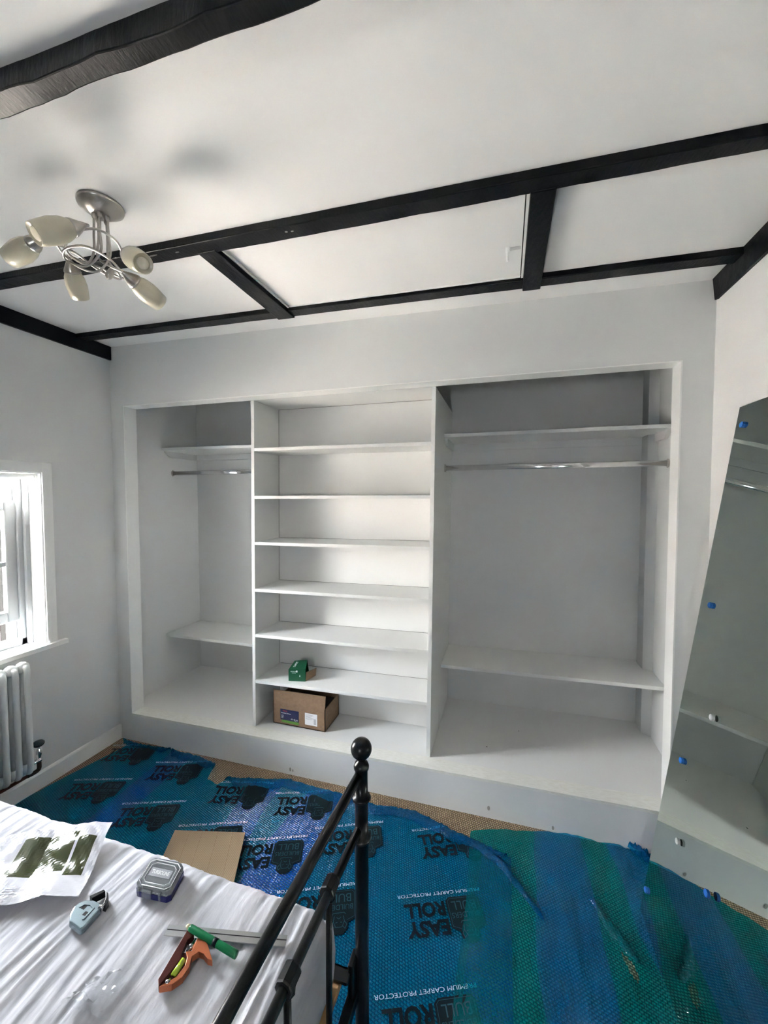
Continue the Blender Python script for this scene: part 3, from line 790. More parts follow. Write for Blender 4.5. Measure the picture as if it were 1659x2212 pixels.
bm = bmesh.new(); tube(bm, spline([(vx, vy, 0.19), (vx, vy, 0.160), (vx - 0.004, vy - 0.004, 0.148), (vx - 0.008, vy - 0.02, 0.143), (vx - 0.012, vy - 0.045, 0.143)], 6), 0.0095, 12)
part('elbow', bm, M_BRASSDARK, root_v, True)
bm = bmesh.new(); tube(bm, [(0.073, -0.53, 0.143), (0.070, -0.9, 0.139), (0.068, -1.5, 0.137)], 0.0078, 12)
part('feed_pipe', bm, M_COPPERPIPE, root_v, True)

# ================================================================== LEANING MIRROR
nB = Vector((-0.98980, -0.01306, 0.14186)); yd = Vector((0.0132, -0.99991, 0.0))
B0 = Vector((2.7418, -0.268, 0.0555)); TT = Vector((2.9915, -0.240, 1.784))
ld = (TT - B0).normalized(); LM = (TT - B0).length
WM = 0.92
root = empty('leaning_mirror', tuple(B0), 'tall frameless mirror standing on the floor and leaning against the right wall', 'mirror')
bm = bmesh.new(); th = nB * 0.006
c = [B0, B0 + yd * WM, B0 + yd * WM - th, B0 - th]
hexa(bm, [tuple(q) for q in c] + [tuple(q + ld * LM) for q in c])
mo = part('mirror_glass', bm, [M_MIRROR, M_GLASSEDGE], root)
for p in mo.data.polygons:
    p.material_index = 0 if abs(p.normal.dot(nB)) > 0.99 else 1
def pad(p, mat, lab):
    bm = bmesh.new(); p = Vector(p)
    lathe(bm, p, nB, [(0, 0.0095), (0.007, 0.0095), (0.0085, 0.007)], 8)
    o = part('spacer_pad', bm, mat, root); o['label'] = lab
for p in ((2.983, -0.283, 1.722), (2.902, -0.316, 1.156), (2.829, -0.338, 0.654), (2.757, -0.288, 0.15), (2.797, -0.595, 0.46)): pad(p, M_PADBLUE, 'blue stick-on pad')
for p in ((2.857, -0.452, 0.862), (2.797, -0.414, 0.443)): pad(p, M_PADWHITE, 'pale grey stick-on pad')

# ================================================================== LIGHT FITTING
root = empty('ceiling_light', (1.13, -0.90, cz(1.13)), 'brushed nickel ceiling light with curling arms and cream glass tulip shades', 'light')
rc = Vector((1.128, -0.897, cz(1.13)))
bm = bmesh.new(); lathe(bm, rc + Vector((0, 0, 0.002)), (0, 0, -1), [(0, 0.058), (0.006, 0.060), (0.012, 0.058), (0.034, 0.026), (0.036, 0.0)], 32)
part('ceiling_rose', bm, M_NICKEL, root, True)
S_ = [  # shade base, mouth centre
    (Vector((1.209, -1.009, 2.214)), Vector((1.178, -1.084, 2.156))),     # nearest, large
    (Vector((1.022, -0.993, 2.225)), Vector((0.904, -1.000, 2.190))),     # far left
    (Vector((1.025, -0.920, 2.208)), Vector((0.987, -0.866, 2.134))),     # low left
    (Vector((1.218, -0.901, 2.203)), Vector((1.331, -0.932, 2.135))),     # facing the viewer
    (Vector((1.247, -0.927, 2.129)), Vector((1.258, -0.831, 2.099)))]     # low right
for i, (a0, m0) in enumerate(S_):
    k_ = (1.0, 1.0, 0.84, 1.0, 0.93)[i]
    ang = 2 * math.pi * i / 5 + 0.4
    top = rc + Vector((0.017 * math.cos(ang), 0.017 * math.sin(ang), -0.034))
    low = top + Vector((0.004 * math.cos(ang), 0.004 * math.sin(ang), -0.115))
    ax = (m0 - a0).normalized()
    rad = (a0 - Vector((rc.x, rc.y, a0.z))); rad.z = 0; r_b = rad.length; th0 = math.atan2(rad.y, rad.x)
    loop = []
    for (da, rr_, zz_) in ((-2.5, 0.045, -0.030), (-1.9, 0.085, -0.022), (-1.3, 0.105, 0.0), (-0.75, 0.110, 0.022), (-0.3, 0.5 * (0.11 + r_b), 0.018)):
        loop.append(Vector((rc.x + rr_ * math.cos(th0 + da), rc.y + rr_ * math.sin(th0 + da), low.z + zz_ + (a0.z - low.z) * (da + 2.5) / 2.5)))
    bm = bmesh.new()
    tube(bm, spline([top, (top + low) / 2, low] + loop + [a0 - ax * 0.012, a0], 9), 0.0034, 8)
    lathe(bm, top + Vector((0, 0, 0.004)), (0, 0, -1), [(0, 0.006), (0.012, 0.007), (0.018, 0.004)], 10)
    arm = part('arm', bm, M_NICKEL, root, True)
    bm = bmesh.new(); lathe(bm, a0 - ax * 0.008, ax, [(0, 0.004), (0.008, 0.007), (0.020, 0.014), (0.034, 0.021), (0.040, 0.0225), (0.041, 0.021)], 20)
    part('lamp_cup', bm, M_NICKEL, arm, True)
    bm = bmesh.new(); lathe(bm, a0 + ax * 0.018, ax, [(d_ * k_, q_ * (0.5 + 0.5 * k_)) for d_, q_ in ((0, 0.012), (0.012, 0.020), (0.034, 0.0285), (0.058, 0.0315), (0.082, 0.0295), (0.104, 0.0265), (0.105, 0.0245), (0.099, 0.0235), (0.099, 0.0))], 28)
    part('lamp_shade', bm, M_SHADE, arm, True)
    bm = bmesh.new(); lathe(bm, a0 + ax * 0.03, ax, [(d_ * k_, q_) for d_, q_ in ((0.074, 0.0), (0.074, 0.016), (0.089, 0.016), (0.0915, 0.014), (0.0918, 0.0))], 16)
    part('inner_diffuser', bm, M_SHADEIN, arm, True)
bm = bmesh.new(); lathe(bm, (1.105, -0.845, 2.215), (-0.45, -0.1, -0.8), [(0, 0.003), (0.01, 0.008), (0.026, 0.011), (0.036, 0.009), (0.042, 0.0)], 16)
part('finial', bm, M_NICKEL, root, True)

# ================================================================== BED
px, py = 1.9425, -0.895
FX = 1.929
ZP = 0.83
root = empty('bed_frame', (px, py, fz(px) + 0.006), 'black tubular metal bed frame with a ball-topped corner post at its foot', 'bed')
def post(x, y, top=0.845):
    bm = bmesh.new(); zb_ = fz(x) + 0.006
    lathe(bm, (x, y, zb_), (0, 0, 1), [(0, 0.020), (0.01, 0.0195), (0.012, 0.0175), (0.638 - zb_, 0.0172), (0.639 - zb_, 0.0225), (0.643 - zb_, 0.0245), (0.648 - zb_, 0.0225), (0.649 - zb_, 0.0168),
                                       (0.742 - zb_, 0.0165), (0.743 - zb_, 0.0215), (0.747 - zb_, 0.0238), (0.752 - zb_, 0.0215), (0.753 - zb_, 0.0160), (0.820 - zb_, 0.0158),
                                       (0.822 - zb_, 0.0185), (0.829 - zb_, 0.0192), (0.836 - zb_, 0.0165), (0.841 - zb_, 0.010), (0.845 - zb_, 0.0085)], 28)
    pst = part('corner_post', bm, M_BLACKMETAL, root, True)
    bm = bmesh.new()
    R_ = 0.0262
    prof = [(0, 0.0085)] + [(0.0035 + R_ - R_ * math.cos(t), R_ * math.sin(t)) for t in [0.35 + (math.pi - 0.35) * k / 14 for k in range(15)]]
    lathe(bm, (x, y, 0.843), (0, 0, 1), prof, 28)
    part('ball_finial', bm, M_BLACKMETAL, pst, True)
post(px, py); post(px - 0.015, -2.27)
bm = bmesh.new(); tube(bm, [(px - 0.004, py, 0.808), (FX, -1.35, 0.806), (px - 0.019, -2.27, 0.806)], 0.0112, 16)
part('top_rail', bm, M_BLACKMETAL, root, True)
bm = bmesh.new(); tube(bm, [(px - 0.004, py, 0.672), (FX, -1.35, 0.670), (px - 0.019, -2.27, 0.670)], 0.0098, 16)
part('lower_rail', bm, M_BLACKMETAL, root, True)
for k in range(7):
    y = -1.057 - 0.166 * k
    bm = bmesh.new()
    lathe(bm, (FX + 0.002, y - 0.017, 0.671), (0, 1, 0), [(0, 0.0105), (0.0, 0.0160), (0.003, 0.0172), (0.031, 0.0172), (0.034, 0.0160), (0.034, 0.0105)], 8)
    lathe(bm, (FX + 0.002, y, 0.668), (0, 0, -1), [(0, 0.013), (0.020, 0.013), (0.024, 0.010)], 8)
    sp = bmesh.new(); tube(sp, [(FX, y, 0.665), (FX - 0.002, y, 0.255)], 0.0068, 12)
    so = part('spindle', sp, M_BLACKMETAL, root, True)
    part('collar', bm, M_BLACKMETAL, so)
bm = bmesh.new(); box(bm, 1.915, 1.940, -2.25, -0.91, 0.235, 0.262)
part('foot_rail', bm, M_BLACKMETAL, root, bevel=0.003)
for yy, y2 in ((-0.955, -0.925), (-2.245, -2.215)):
    bm = bmesh.new(); box(bm, 0.14, 1.925, yy, y2, 0.318, 0.326); box(bm, 0.14, 1.925, (y2 - 0.004) if yy > -1.5 else yy, y2 if yy > -1.5 else yy + 0.004, 0.285, 0.326)
    part('side_rail', bm, M_BLACKMETAL, root)
bm = bmesh.new(); box(bm, 1.918, 1.934, -0.935, -0.893, 0.250, 0.345)
part('rail_bracket', bm, M_BLACKMETAL, root, bevel=0.004)
for k in range(9):
    bm = bmesh.new(); x_ = 1.845 - 0.2 * k
    box(bm, x_, x_ + 0.062, -2.235, -0.934, 0.298, 0.3155)
    part('slat', bm, M_WOOD, root, bevel=0.002)
for y in (-0.935, -2.235):
    bm = bmesh.new(); tube(bm, [(0.125, y, 0.008), (0.125, y, 1.05)], 0.017, 16)
    part('head_post', bm, M_BLACKMETAL, root, True)

# mattress in its crumpled sheet
def mattress():
    X0, X1, Y0, Y1 = 0.17, 1.892, -2.225, -0.962
    ztop, zbot, R_ = 0.519, 0.322, 0.045
    xs = []
    for k in range(9): xs.append(X0 + R_ * (1 - math.cos(k / 8 * math.pi / 2)) * 1.0)
    x = X0 + R_
    n1 = 40; n2 = 300
    xs += [X0 + R_ + (0.75 - X0 - R_) * k / n1 for k in range(1, n1)]
    xs += [0.75 + (X1 - R_ - 0.75) * k / n2 for k in range(n2)]
    xs += [X1 - R_ + R_ * math.sin(k / 12 * math.pi / 2) for k in range(13)]
    ys = [Y1 - R_ + R_ * math.sin(k / 10 * math.pi / 2) for k in range(10, -1, -1)]
    ys += [Y1 - R_ - 0.55 * (k / 130) for k in range(1, 131)]
    ys += [Y1 - R_ - 0.55 - (Y1 - R_ - 0.55 - Y0 - R_) * k / 40 for k in range(1, 41)]
    ys += [Y0 + R_ - R_ * math.sin(k / 6 * math.pi / 2) for k in range(1, 7)]
    def edge(d):
        if d >= R_: return 0.0
        return R_ - math.sqrt(max(R_ * R_ - (R_ - d) ** 2, 0))
    def wr(x, y):
        q = Vector((x, y, 0.3))
        warp = noise.noise(Vector((x * 4, y * 4, 2.0))) * 0.028 + noise.noise(Vector((x * 11, y * 9, 5.0))) * 0.010
        # creases run away from the far edge, fanning slightly
        s = x + 0.16 * (y + 0.96) * (1.35 - x) * 1.3 + warp
        amp = 0.35 + 0.65 * max(0.0, min(1.0, 0.55 + noise.noise(Vector((x * 3.3, y * 5, 9.0))) * 1.4))
        r1 = 1 - abs(noise.noise(Vector((s * 26, y * 2.6, 1.0)))) * 2.2
        r2 = 1 - abs(noise.noise(Vector((s * 58, y * 4.5, 4.0)))) * 2.2
        r3 = noise.noise(Vector((s * 9, y * 3.0, 7.0)))
        h = 0.0042 * amp * r1 + 0.0020 * amp * r2 + 0.006 * r3
        h += 0.003 * noise.noise(Vector((x * 2.2, y * 2.2, 3.0)))
        if x > 1.72:   # long pulled crease lines towards the foot edge
            h += 0.003 * max(0, 1 - abs(noise.noise(Vector((x * 40, y * 1.6, 12.0)))) * 5)
        return h
    bm = bmesh.new(); grid = []
    for x in xs:
        row = []
        for y in ys:
            dx = min(x - X0, X1 - x); dy = min(y - Y0, Y1 - y)
            # rounded plan corners
            e = edge(max(min(dx, dy), 0.0))
            if dx < R_ and dy < R_:
                dd = math.hypot(R_ - dx, R_ - dy); e = R_ - math.sqrt(max(R_ * R_ - min(dd, R_) ** 2, 0))
            fade = max(0.15, min(1.0, min(dx, dy) / 0.03))
            row.append(bm.verts.new((x, y + (0.002 * wr(x * 1.7, y) / 0.004 if dy < 0.02 else 0), ztop - e + wr(x, y) * fade)))
        grid.append(row)
    for i in range(len(xs) - 1):
        for j in range(len(ys) - 1): bm.faces.new((grid[i][j], grid[i][j + 1], grid[i + 1][j + 1], grid[i + 1][j]))
    # side walls
    ring = [grid[i][0] for i in range(len(xs))] + [grid[-1][j] for j in range(1, len(ys))] + [grid[i][-1] for i in range(len(xs) - 2, -1, -1)] + [grid[0][j] for j in range(len(ys) - 2, 0, -1)]
    prev = ring
    for k, z in enumerate((0.44, 0.40, 0.36, zbot)):
        cur = []
        for v_ in ring:
            bul = 0.004 * math.sin((k + 1) / 4 * math.pi) + 0.003 * noise.noise(Vector((v_.co.x * 5, v_.co.y * 5, z * 12)))
            cx_, cy_ = (X0 + X1) / 2, (Y0 + Y1) / 2
            ox = 1 if v_.co.x > X1 - 0.002 else (-1 if v_.co.x < X0 + 0.002 else 0); oy = 1 if v_.co.y > Y1 - 0.004 else (-1 if v_.co.y < Y0 + 0.004 else 0)
            cur.append(bm.verts.new((v_.co.x + ox * bul, v_.co.y + oy * bul, z)))
        n = len(ring)
        for i in range(n): bm.faces.new((prev[i], prev[(i + 1) % n], cur[(i + 1) % n], cur[i]))
        prev = cur
    bm.faces.new(prev)
    return bm
o = link_bm('mattress', mattress(), M_CLOTH, smooth=True)
tag(o, 'mattress in a crumpled white sheet with tools lying on it', 'mattress')
BZ = 0.526

# ------------------------------------------------------------------ tools on the bed
def q8(bm, pts, z0, z1): prism(bm, pts, z0, z1)
root = empty('combination_square', (1.66, -1.15, BZ), 'combination square with steel rule and copper coloured head, spirit vial showing', 'tool')
bm = bmesh.new(); prism(bm, [(1.560, -1.119), (1.566, -1.140), (1.835, -1.0795), (1.829, -1.0585)], BZ + 0.002, BZ + 0.0045)
part('steel_rule', bm, M_STEEL, root)
bm = bmesh.new(); prism(bm, [(1.564, -1.1275), (1.565, -1.1290), (1.832, -1.0685), (1.831, -1.0670)], BZ + 0.0045, BZ + 0.0048)
part('rule_groove', bm, M_GAP, root)
HEAD = [(1.615, -1.123), (1.628, -1.211), (1.639, -1.220), (1.659, -1.212), (1.668, -1.199), (1.670, -1.177), (1.663, -1.161), (1.664, -1.154), (1.673, -1.149), (1.686, -1.149), (1.699, -1.154), (1.710, -1.154), (1.691, -1.139), (1.668, -1.126), (1.640, -1.124)]
# left stock, vial bed and claw as one casting with an opening behind the lock screw
bm = bmesh.new()
prism(bm, [(1.615, -1.123), (1.628, -1.211), (1.639, -1.220), (1.644, -1.170), (1.637, -1.158), (1.630, -1.138), (1.637, -1.126)], BZ + 0.001, BZ + 0.014)
prism(bm, [(1.639, -1.220), (1.659, -1.212), (1.668, -1.199), (1.668, -1.180), (1.660, -1.160), (1.645, -1.156), (1.637, -1.158), (1.644, -1.170)], BZ + 0.001, BZ + 0.011)
hd = part('square_head', bm, M_MAROON, root, bevel=0.0008)
bm = bmesh.new(); prism(bm, [(1.645, -1.158), (1.656, -1.153), (1.650, -1.130), (1.662, -1.124), (1.681, -1.134), (1.710, -1.154), (1.699, -1.155), (1.684, -1.150), (1.671, -1.150), (1.664, -1.161), (1.673, -1.177), (1.673, -1.195), (1.662, -1.211), (1.641, -1.221), (1.652, -1.209), (1.661, -1.198), (1.663, -1.178), (1.656, -1.165)], BZ + 0.002, BZ + 0.016)
part('copper_rim', bm, M_COPPER, root, bevel=0.0008)
bm = bmesh.new(); tube(bm, [(1.651, -1.170, BZ + 0.013), (1.652, -1.197, BZ + 0.013)], 0.006, 14)
part('spirit_vial', bm, M_VIAL, root, True)
bm = bmesh.new(); tube(bm, [(1.6445, -1.130, BZ + 0.010), (1.6455, -1.153, BZ + 0.010)], 0.0042, 12); tube(bm, [(1.646, -1.139, BZ + 0.010), (1.6465, -1.148, BZ + 0.010)], 0.0062, 12)
part('lock_screw', bm, M_CHROME, root, True)
bm = bmesh.new(); lathe(bm, (1.6505, -1.2085, BZ + 0.010), (0, 0, 1), [(0, 0.005), (0.006, 0.005), (0.008, 0.0)], 12)
part('scriber_knob', bm, M_CHROME, root, True)

root = empty('marker_pencil', (1.68, -1.12, BZ + 0.014), 'thick green pencil with a cream tip lying across the steel rule', 'pencil')
pa, pb = Vector((1.622, -1.122, BZ + 0.0215)), Vector((1.748, -1.127, BZ + 0.0095)); pd = (pb - pa).normalized()
bm = bmesh.new(); lathe(bm, pa, pd, [(0, 0.0055), (0.003, 0.0066), (0.124, 0.0075), (0.127, 0.0070), (0.128, 0.0)], 16)
part('pencil_barrel', bm, M_PENGREEN, root, True)
bm = bmesh.new(); lathe(bm, pa - pd * 0.010, pd, [(0, 0.0015), (0.003, 0.0040), (0.010, 0.0052)], 14)
part('tip', bm, M_NIB, root, True)
bm = bmesh.new(); lathe(bm, pa + pd * 0.066, pd, [(0, 0.0074), (0.010, 0.0076)], 16)
part('print_band', bm, M_BLACKINK, root, True)

# clear-lidded bit case
A = Vector((1.424, -1.0915, BZ)); ux = Vector((0.098, 0.011, 0)); uy = Vector((-0.023, 0.072, 0))
def cf(a_, b_, z): p = A + ux * a_ + uy * b_; return (p.x, p.y, BZ + z)
root = empty('bit_case', tuple(A + ux * 0.5 + uy * 0.5), 'small case with navy blue base and clear plastic lid full of screwdriver bits', 'case')
def rq(a0, a1, b0, b1, c_=0.1): return [(a0 + c_, b0), (a1 - c_, b0), (a1, b0 + c_), (a1, b1 - c_), (a1 - c_, b1), (a0 + c_, b1), (a0, b1 - c_), (a0, b0 + c_)]
def slab(pts, z0, z1):
    bm = bmesh.new(); lo = [bm.verts.new(cf(p[0], p[1], z0)) for p in pts]; hi = [bm.verts.new(cf(p[0], p[1], z1)) for p in pts]; n = len(pts)
    bm.faces.new(lo[::-1]); bm.faces.new(hi)
    for i in range(n): bm.faces.new((lo[i], lo[(i + 1) % n], hi[(i + 1) % n], hi[i]))
    return bm
part('case_base', slab(rq(0, 1, 0, 1), 0.0, 0.014), M_BLUEPLASTIC, root, bevel=0.0012)
part('bit_holder', slab(rq(0.12, 0.88, 0.14, 0.86, 0.05), 0.014, 0.020), M_DARKHOLE, root)
bm = bmesh.new()
for k in range(7):
    for j in (0.25, 0.72):
        a_ = 0.18 + 0.1 * k; p0 = Vector(cf(a_, j - 0.1, 0.022)); p1 = Vector(cf(a_, j + 0.1, 0.022)); tube(bm, [p0, p1], 0.0028, 6)
part('bits', bm, M_STEEL, root)
part('clear_lid', slab(rq(0.01, 0.99, 0.01, 0.99), 0.0142, 0.027), M_CLEARLID, root, bevel=0.001)
bm = slab(rq(0.08, 0.92, 0.10, 0.90, 0.12), 0.0272, 0.0285)
part('lid_panel', bm, M_CLEARLID, root, bevel=0.0005)
for (a0, a1, b0, b1) in ((0.10, 0.16, -0.05, 0.04), (0.70, 0.76, -0.05, 0.04), (0.24, 0.5, -0.06, 0.03), (0.2, 0.8, 0.97, 1.05)):
    bm = bmesh.new(); pts = [(a0, b0), (a1, b0), (a1, b1), (a0, b1)]; hexa(bm, [cf(p[0], p[1], 0.006) for p in pts] + [cf(p[0], p[1], 0.024) for p in pts])
    part('latch', bm, M_CLEARLID, root, bevel=0.0006)
bm = bmesh.new(); pts = rq(0.20, 0.80, 0.40, 0.66, 0.02); hexa(bm, [cf(0.2, 0.38, 0.0288), cf(0.8, 0.38, 0.0288), cf(0.8, 0.66, 0.0288), cf(0.2, 0.66, 0.0288), cf(0.2, 0.38, 0.0292), cf(0.8, 0.38, 0.0292), cf(0.8, 0.66, 0.0292), cf(0.2, 0.66, 0.0292)])
part('name_plate', bm, M_GREYINK, root)
bm = bmesh.new(); put_text(bm, 'TURBOLINE', lambda u, v_: cf(u, v_, 0.0296), 0.25, 0.46, 0.5, 0.13, 0.02)
rpart('lid_lettering', bm, M_WHITEINK, root)
# bright raised ribs of the lid
bm = bmesh.new(); L_ = rq(0.06, 0.94, 0.07, 0.93, 0.12)
tube(bm, [Vector(cf(p[0], p[1], 0.028)) for p in L_ + [L_[0]]], 0.0011, 6); tube(bm, [Vector(cf(p[0], p[1], 0.0285)) for p in rq(0.14, 0.86, 0.17, 0.83, 0.1) + [rq(0.14, 0.86, 0.17, 0.83, 0.1)[0]]], 0.0009, 6)
part('lid_rib', bm, M_WHITEPAPER, root, True)

# small steel hand tool
root = empty('pocket_tool', (1.355, -1.155, BZ), 'small pale steel hand tool with slotted D-shaped body and folded dark arm', 'tool')
bm = bmesh.new(); prism(bm, [(1.334, -1.143), (1.326, -1.152), (1.325, -1.165), (1.333, -1.178), (1.348, -1.189), (1.388, -1.194), (1.392, -1.186), (1.387, -1.145), (1.378, -1.138), (1.352, -1.138)], BZ, BZ + 0.016)
tb = part('tool_body', bm, M_BLUEGREY, root, bevel=0.003)
bm = bmesh.new()
for (cx_, cy_) in ((1.349, -1.157), (1.366, -1.166)): box(bm, cx_ - 0.0045, cx_ + 0.0045, cy_ - 0.004, cy_ + 0.004, BZ + 0.014, BZ + 0.0163)
box(bm, 1.381, 1.3835, -1.149, -1.146, BZ + 0.014, BZ + 0.0163)
part('slot', bm, M_GAP, root)
bm = bmesh.new(); prism(bm, [(1.336, -1.160), (1.342, -1.149), (1.360, -1.146), (1.374, -1.150), (1.376, -1.176), (1.372, -1.178), (1.371, -1.153), (1.358, -1.150), (1.345, -1.153), (1.340, -1.161)], BZ + 0.0155, BZ + 0.0175)
part('raised_rib', bm, M_BLUEGREY, root, bevel=0.0006)
bm = bmesh.new(); prism(bm, [(1.334, -1.134), (1.352, -1.112), (1.360, -1.114), (1.345, -1.136)], BZ, BZ + 0.016); prism(bm, [(1.360, -1.112), (1.369, -1.114), (1.388, -1.128), (1.393, -1.140), (1.384, -1.140), (1.374, -1.124)], BZ, BZ + 0.014)
part('folding_arm', bm, M_BLACKMETAL, root, bevel=0.001)
bm = bmesh.new(); tube(bm, [(1.380, -1.143, BZ + 0.013), (1.389, -1.140, BZ + 0.013)], 0.0045, 12)
part('hinge_pin', bm, M_CHROME, root, True)

# creased shiny leaflet
root = empty('leaflet', (1.15, -1.09, BZ), 'large creased glossy leaflet with an olive photograph, draped on the bed', 'paper')
LA, LB, LC, LD = Vector((1.188, -0.962, 0)), Vector((1.307, -1.140, 0)), Vector((0.90, -1.335, 0)), Vector((0.82, -1.165, 0))
def lf(u, v_):
    p = (LA * (1 - v_) + LB * v_) * (1 - u) + (LD * (1 - v_) + LC * v_) * u
    z = BZ + 0.008 + 0.009 * abs(math.sin(u * math.pi * 3.0)) + 0.006 * math.sin(v_ * 7 + u * 3) + 0.012 * (1 - u) * (1 - v_) ** 2
    z += 0.005 * noise.noise(Vector((u * 9, v_ * 5, 1))) + 0.005 * abs(noise.noise(Vector((u * 14 + v_ * 5, v_ * 3, 6))))
    return Vector((p.x, p.y, z))
bm = bmesh.new(); NU, NV = 60, 40
g = [[bm.verts.new(lf(i / NU, j / NV)) for j in range(NV + 1)] for i in range(NU + 1)]
for i in range(NU):
    for j in range(NV):
        f = bm.faces.new((g[i][j], g[i][j + 1], g[i + 1][j + 1], g[i + 1][j]))
        u, v_ = (i + 0.5) / NU, (j + 0.5) / NV
        f.material_index = 1 if (0.17 < u < 0.48 and 0.12 < v_ < 0.62) or (0.05 < u < 0.15 and 0.22 < v_ < 0.7) or (0.62 < u < 0.66 and 0.2 < v_ < 0.95) or (0.71 < u < 0.73 and 0.1 < v_ < 0.9) else 0
o = part('printed_sheet', bm, [M_FOIL, M_OLIVE], root)
md = o.modifiers.new('solid', 'SOLIDIFY'); md.thickness = 0.0004
bm = bmesh.new()
for k in range(5):
    u0_ = 0.30 + 0.012 * k
for (uu_, vv_, ww, hh) in ((0.30, 0.80, 0.10, 0.012), (0.30, 0.84, 0.14, 0.012), (0.33, 0.88, 0.08, 0.012)):
    V = [bm.verts.new(lf(uu_ + a_ * ww, vv_ + b_ * hh) + Vector((0, 0, 0.0008))) for a_, b_ in ((0, 0), (1, 0), (1, 1), (0, 1))]; bm.faces.new(V)
rpart('small_print', bm, M_GREYINK, root)

# crumpled clear wrapper
root = None
bm = bmesh.new(); NU, NV = 16, 12
A_, B_, C_, D_ = Vector((1.475, -1.290, 0)), Vector((1.495, -1.255, 0)), Vector((1.560, -1.200, 0)), Vector((1.590, -1.285, 0))
random.seed(3)
g = []
for i in range(NU + 1):
    row = []
    for j in range(NV + 1):
        u, v_ = i / NU, j / NV
        p = (A_ * (1 - v_) + B_ * v_) * (1 - u) + (D_ * (1 - v_) + C_ * v_) * u
        z = BZ + 0.003 + 0.016 * abs(noise.noise(Vector((u * 4, v_ * 4, 2)))) + 0.010 * random.random() * (0.3 + math.sin(math.pi * u))
        row.append(bm.verts.new((p.x + 0.004 * (random.random() - .5), p.y + 0.004 * (random.random() - .5), z)))
    g.append(row)
for i in range(NU):
    for j in range(NV): bm.faces.new((g[i][j], g[i][j + 1], g[i + 1][j + 1], g[i + 1][j]))
o = link_bm('plastic_wrapper', bm, M_BAG); tag(o, 'crumpled clear cellophane wrapper on the white sheet', 'wrapper')

# ================================================================== FLOOR PROTECTION FILM
FAR = [(0.0, -0.02), (0.036, -0.024), (0.191, -0.036), (0.401, -0.024), (0.637, -0.031), (0.765, -0.055), (0.805, -0.165), (0.886, -0.180), (0.908, -0.125), (1.069, -0.089), (1.209, -0.049),
       (1.374, -0.059), (1.541, -0.066), (1.659, -0.092), (1.792, -0.076), (1.902, -0.073), (1.993, -0.100), (2.069, -0.125), (2.174, -0.155), (2.32, -0.19)]
def interp(T, x):
    if x <= T[0][0]: return T[0][1]
    for (a, b_), (c, d) in zip(T, T[1:]):
        if x <= c: return b_ + (d - b_) * (x - a) / (c - a)
    return T[-1][1]
LEFT = [(-2.6, 0.018), (-0.586, 0.016), (-0.504, 0.018), (-0.357, 0.046), (-0.122, 0.105), (-0.015, 0.135)]
def film_h(x, y, far=None):
    d = (far - y) if far is not None else 1.0
    h = 0.005 + 0.0016 * noise.noise(Vector((x * 5, y * 5, 0))) + 0.0010 * noise.noise(Vector((x * 16, y * 9, 3)))
    if 0 <= d < 0.06:
        k = 1 - d / 0.06
        h += k * (0.004 + 0.010 * abs(noise.noise(Vector((x * 14, y * 22, 8)))) + 0.006 * abs(noise.noise(Vector((x * 40, y * 50, 2)))))
    return fz(x) + h
root = empty('carpet_protector', (1.2, -0.5, fz(1.2)), 'printed blue plastic carpet protector sheet spread over the sisal floor', 'floor covering')
bm = bmesh.new(); NU = 230
vs = [0, 0.004, 0.009, 0.015, 0.022, 0.030, 0.04] + [0.04 + 0.42 * (k / 60) for k in range(1, 61)] + [0.46 + 0.54 * (k / 20) for k in range(1, 21)]
g = []
XR = 2.315
for i in range(NU + 1):
    row = []
    for v_ in vs:
        u = i / NU
        xg = 0.135 + (XR - 0.135) * u
        yy = interp(FAR, xg) * (1 - v_) + (-2.6) * v_
        xl = interp(LEFT, yy)
        x = xl + (XR - xl) * u
        far = interp(FAR, x); y = far * (1 - v_) + (-2.6) * v_
        row.append(bm.verts.new((x, y, film_h(x, y, far))))
    g.append(row)
for i in range(NU):
    for j in range(len(vs) - 1): bm.faces.new((g[i][j], g[i][j + 1], g[i + 1][j + 1], g[i + 1][j]))
part('film_sheet', bm, M_FILM, root, True)
# folded-over rumpled edge strip
def flap(x0, x1, wdt, seed, mat, nm='folded_edge'):
    bm = bmesh.new(); n = int((x1 - x0) / 0.006); m_ = 8; g = []
    for i in range(n + 1):
        x = x0 + (x1 - x0) * i / n; row = []
        endf = min(1, min(i, n - i) / (n * 0.12) + 0.12)
        for j in range(m_ + 1):
            t = j / m_
            ww = (wdt + 0.022 * noise.noise(Vector((x * 9, seed, 1))) + 0.008 * noise.noise(Vector((x * 45, seed, 3)))) * endf
            y = interp(FAR, x) + 0.004 - t * ww + 0.004 * noise.noise(Vector((x * 60, t * 4, seed)))
            z = film_h(x, y, interp(FAR, x)) + 0.003 + 0.010 * math.sin(math.pi * t) * (0.5 + 0.5 * abs(noise.noise(Vector((x * 30, t * 3, seed))))) + 0.007 * abs(noise.noise(Vector((x * 70, t * 6, seed + 2))))
            row.append(bm.verts.new((x, y, z)))
        g.append(row)
    for i in range(n):
        for j in range(m_): bm.faces.new((g[i][j], g[i][j + 1], g[i + 1][j + 1], g[i + 1][j]))
    return part(nm, bm, mat, root, False)
flap(0.05, 0.42, 0.030, 1, M_FLAP); flap(0.43, 0.78, 0.050, 2, M_FLAP); flap(0.90, 1.62, 0.058, 3, M_FLAP); flap(1.64, 2.30, 0.052, 4, M_FLAP)
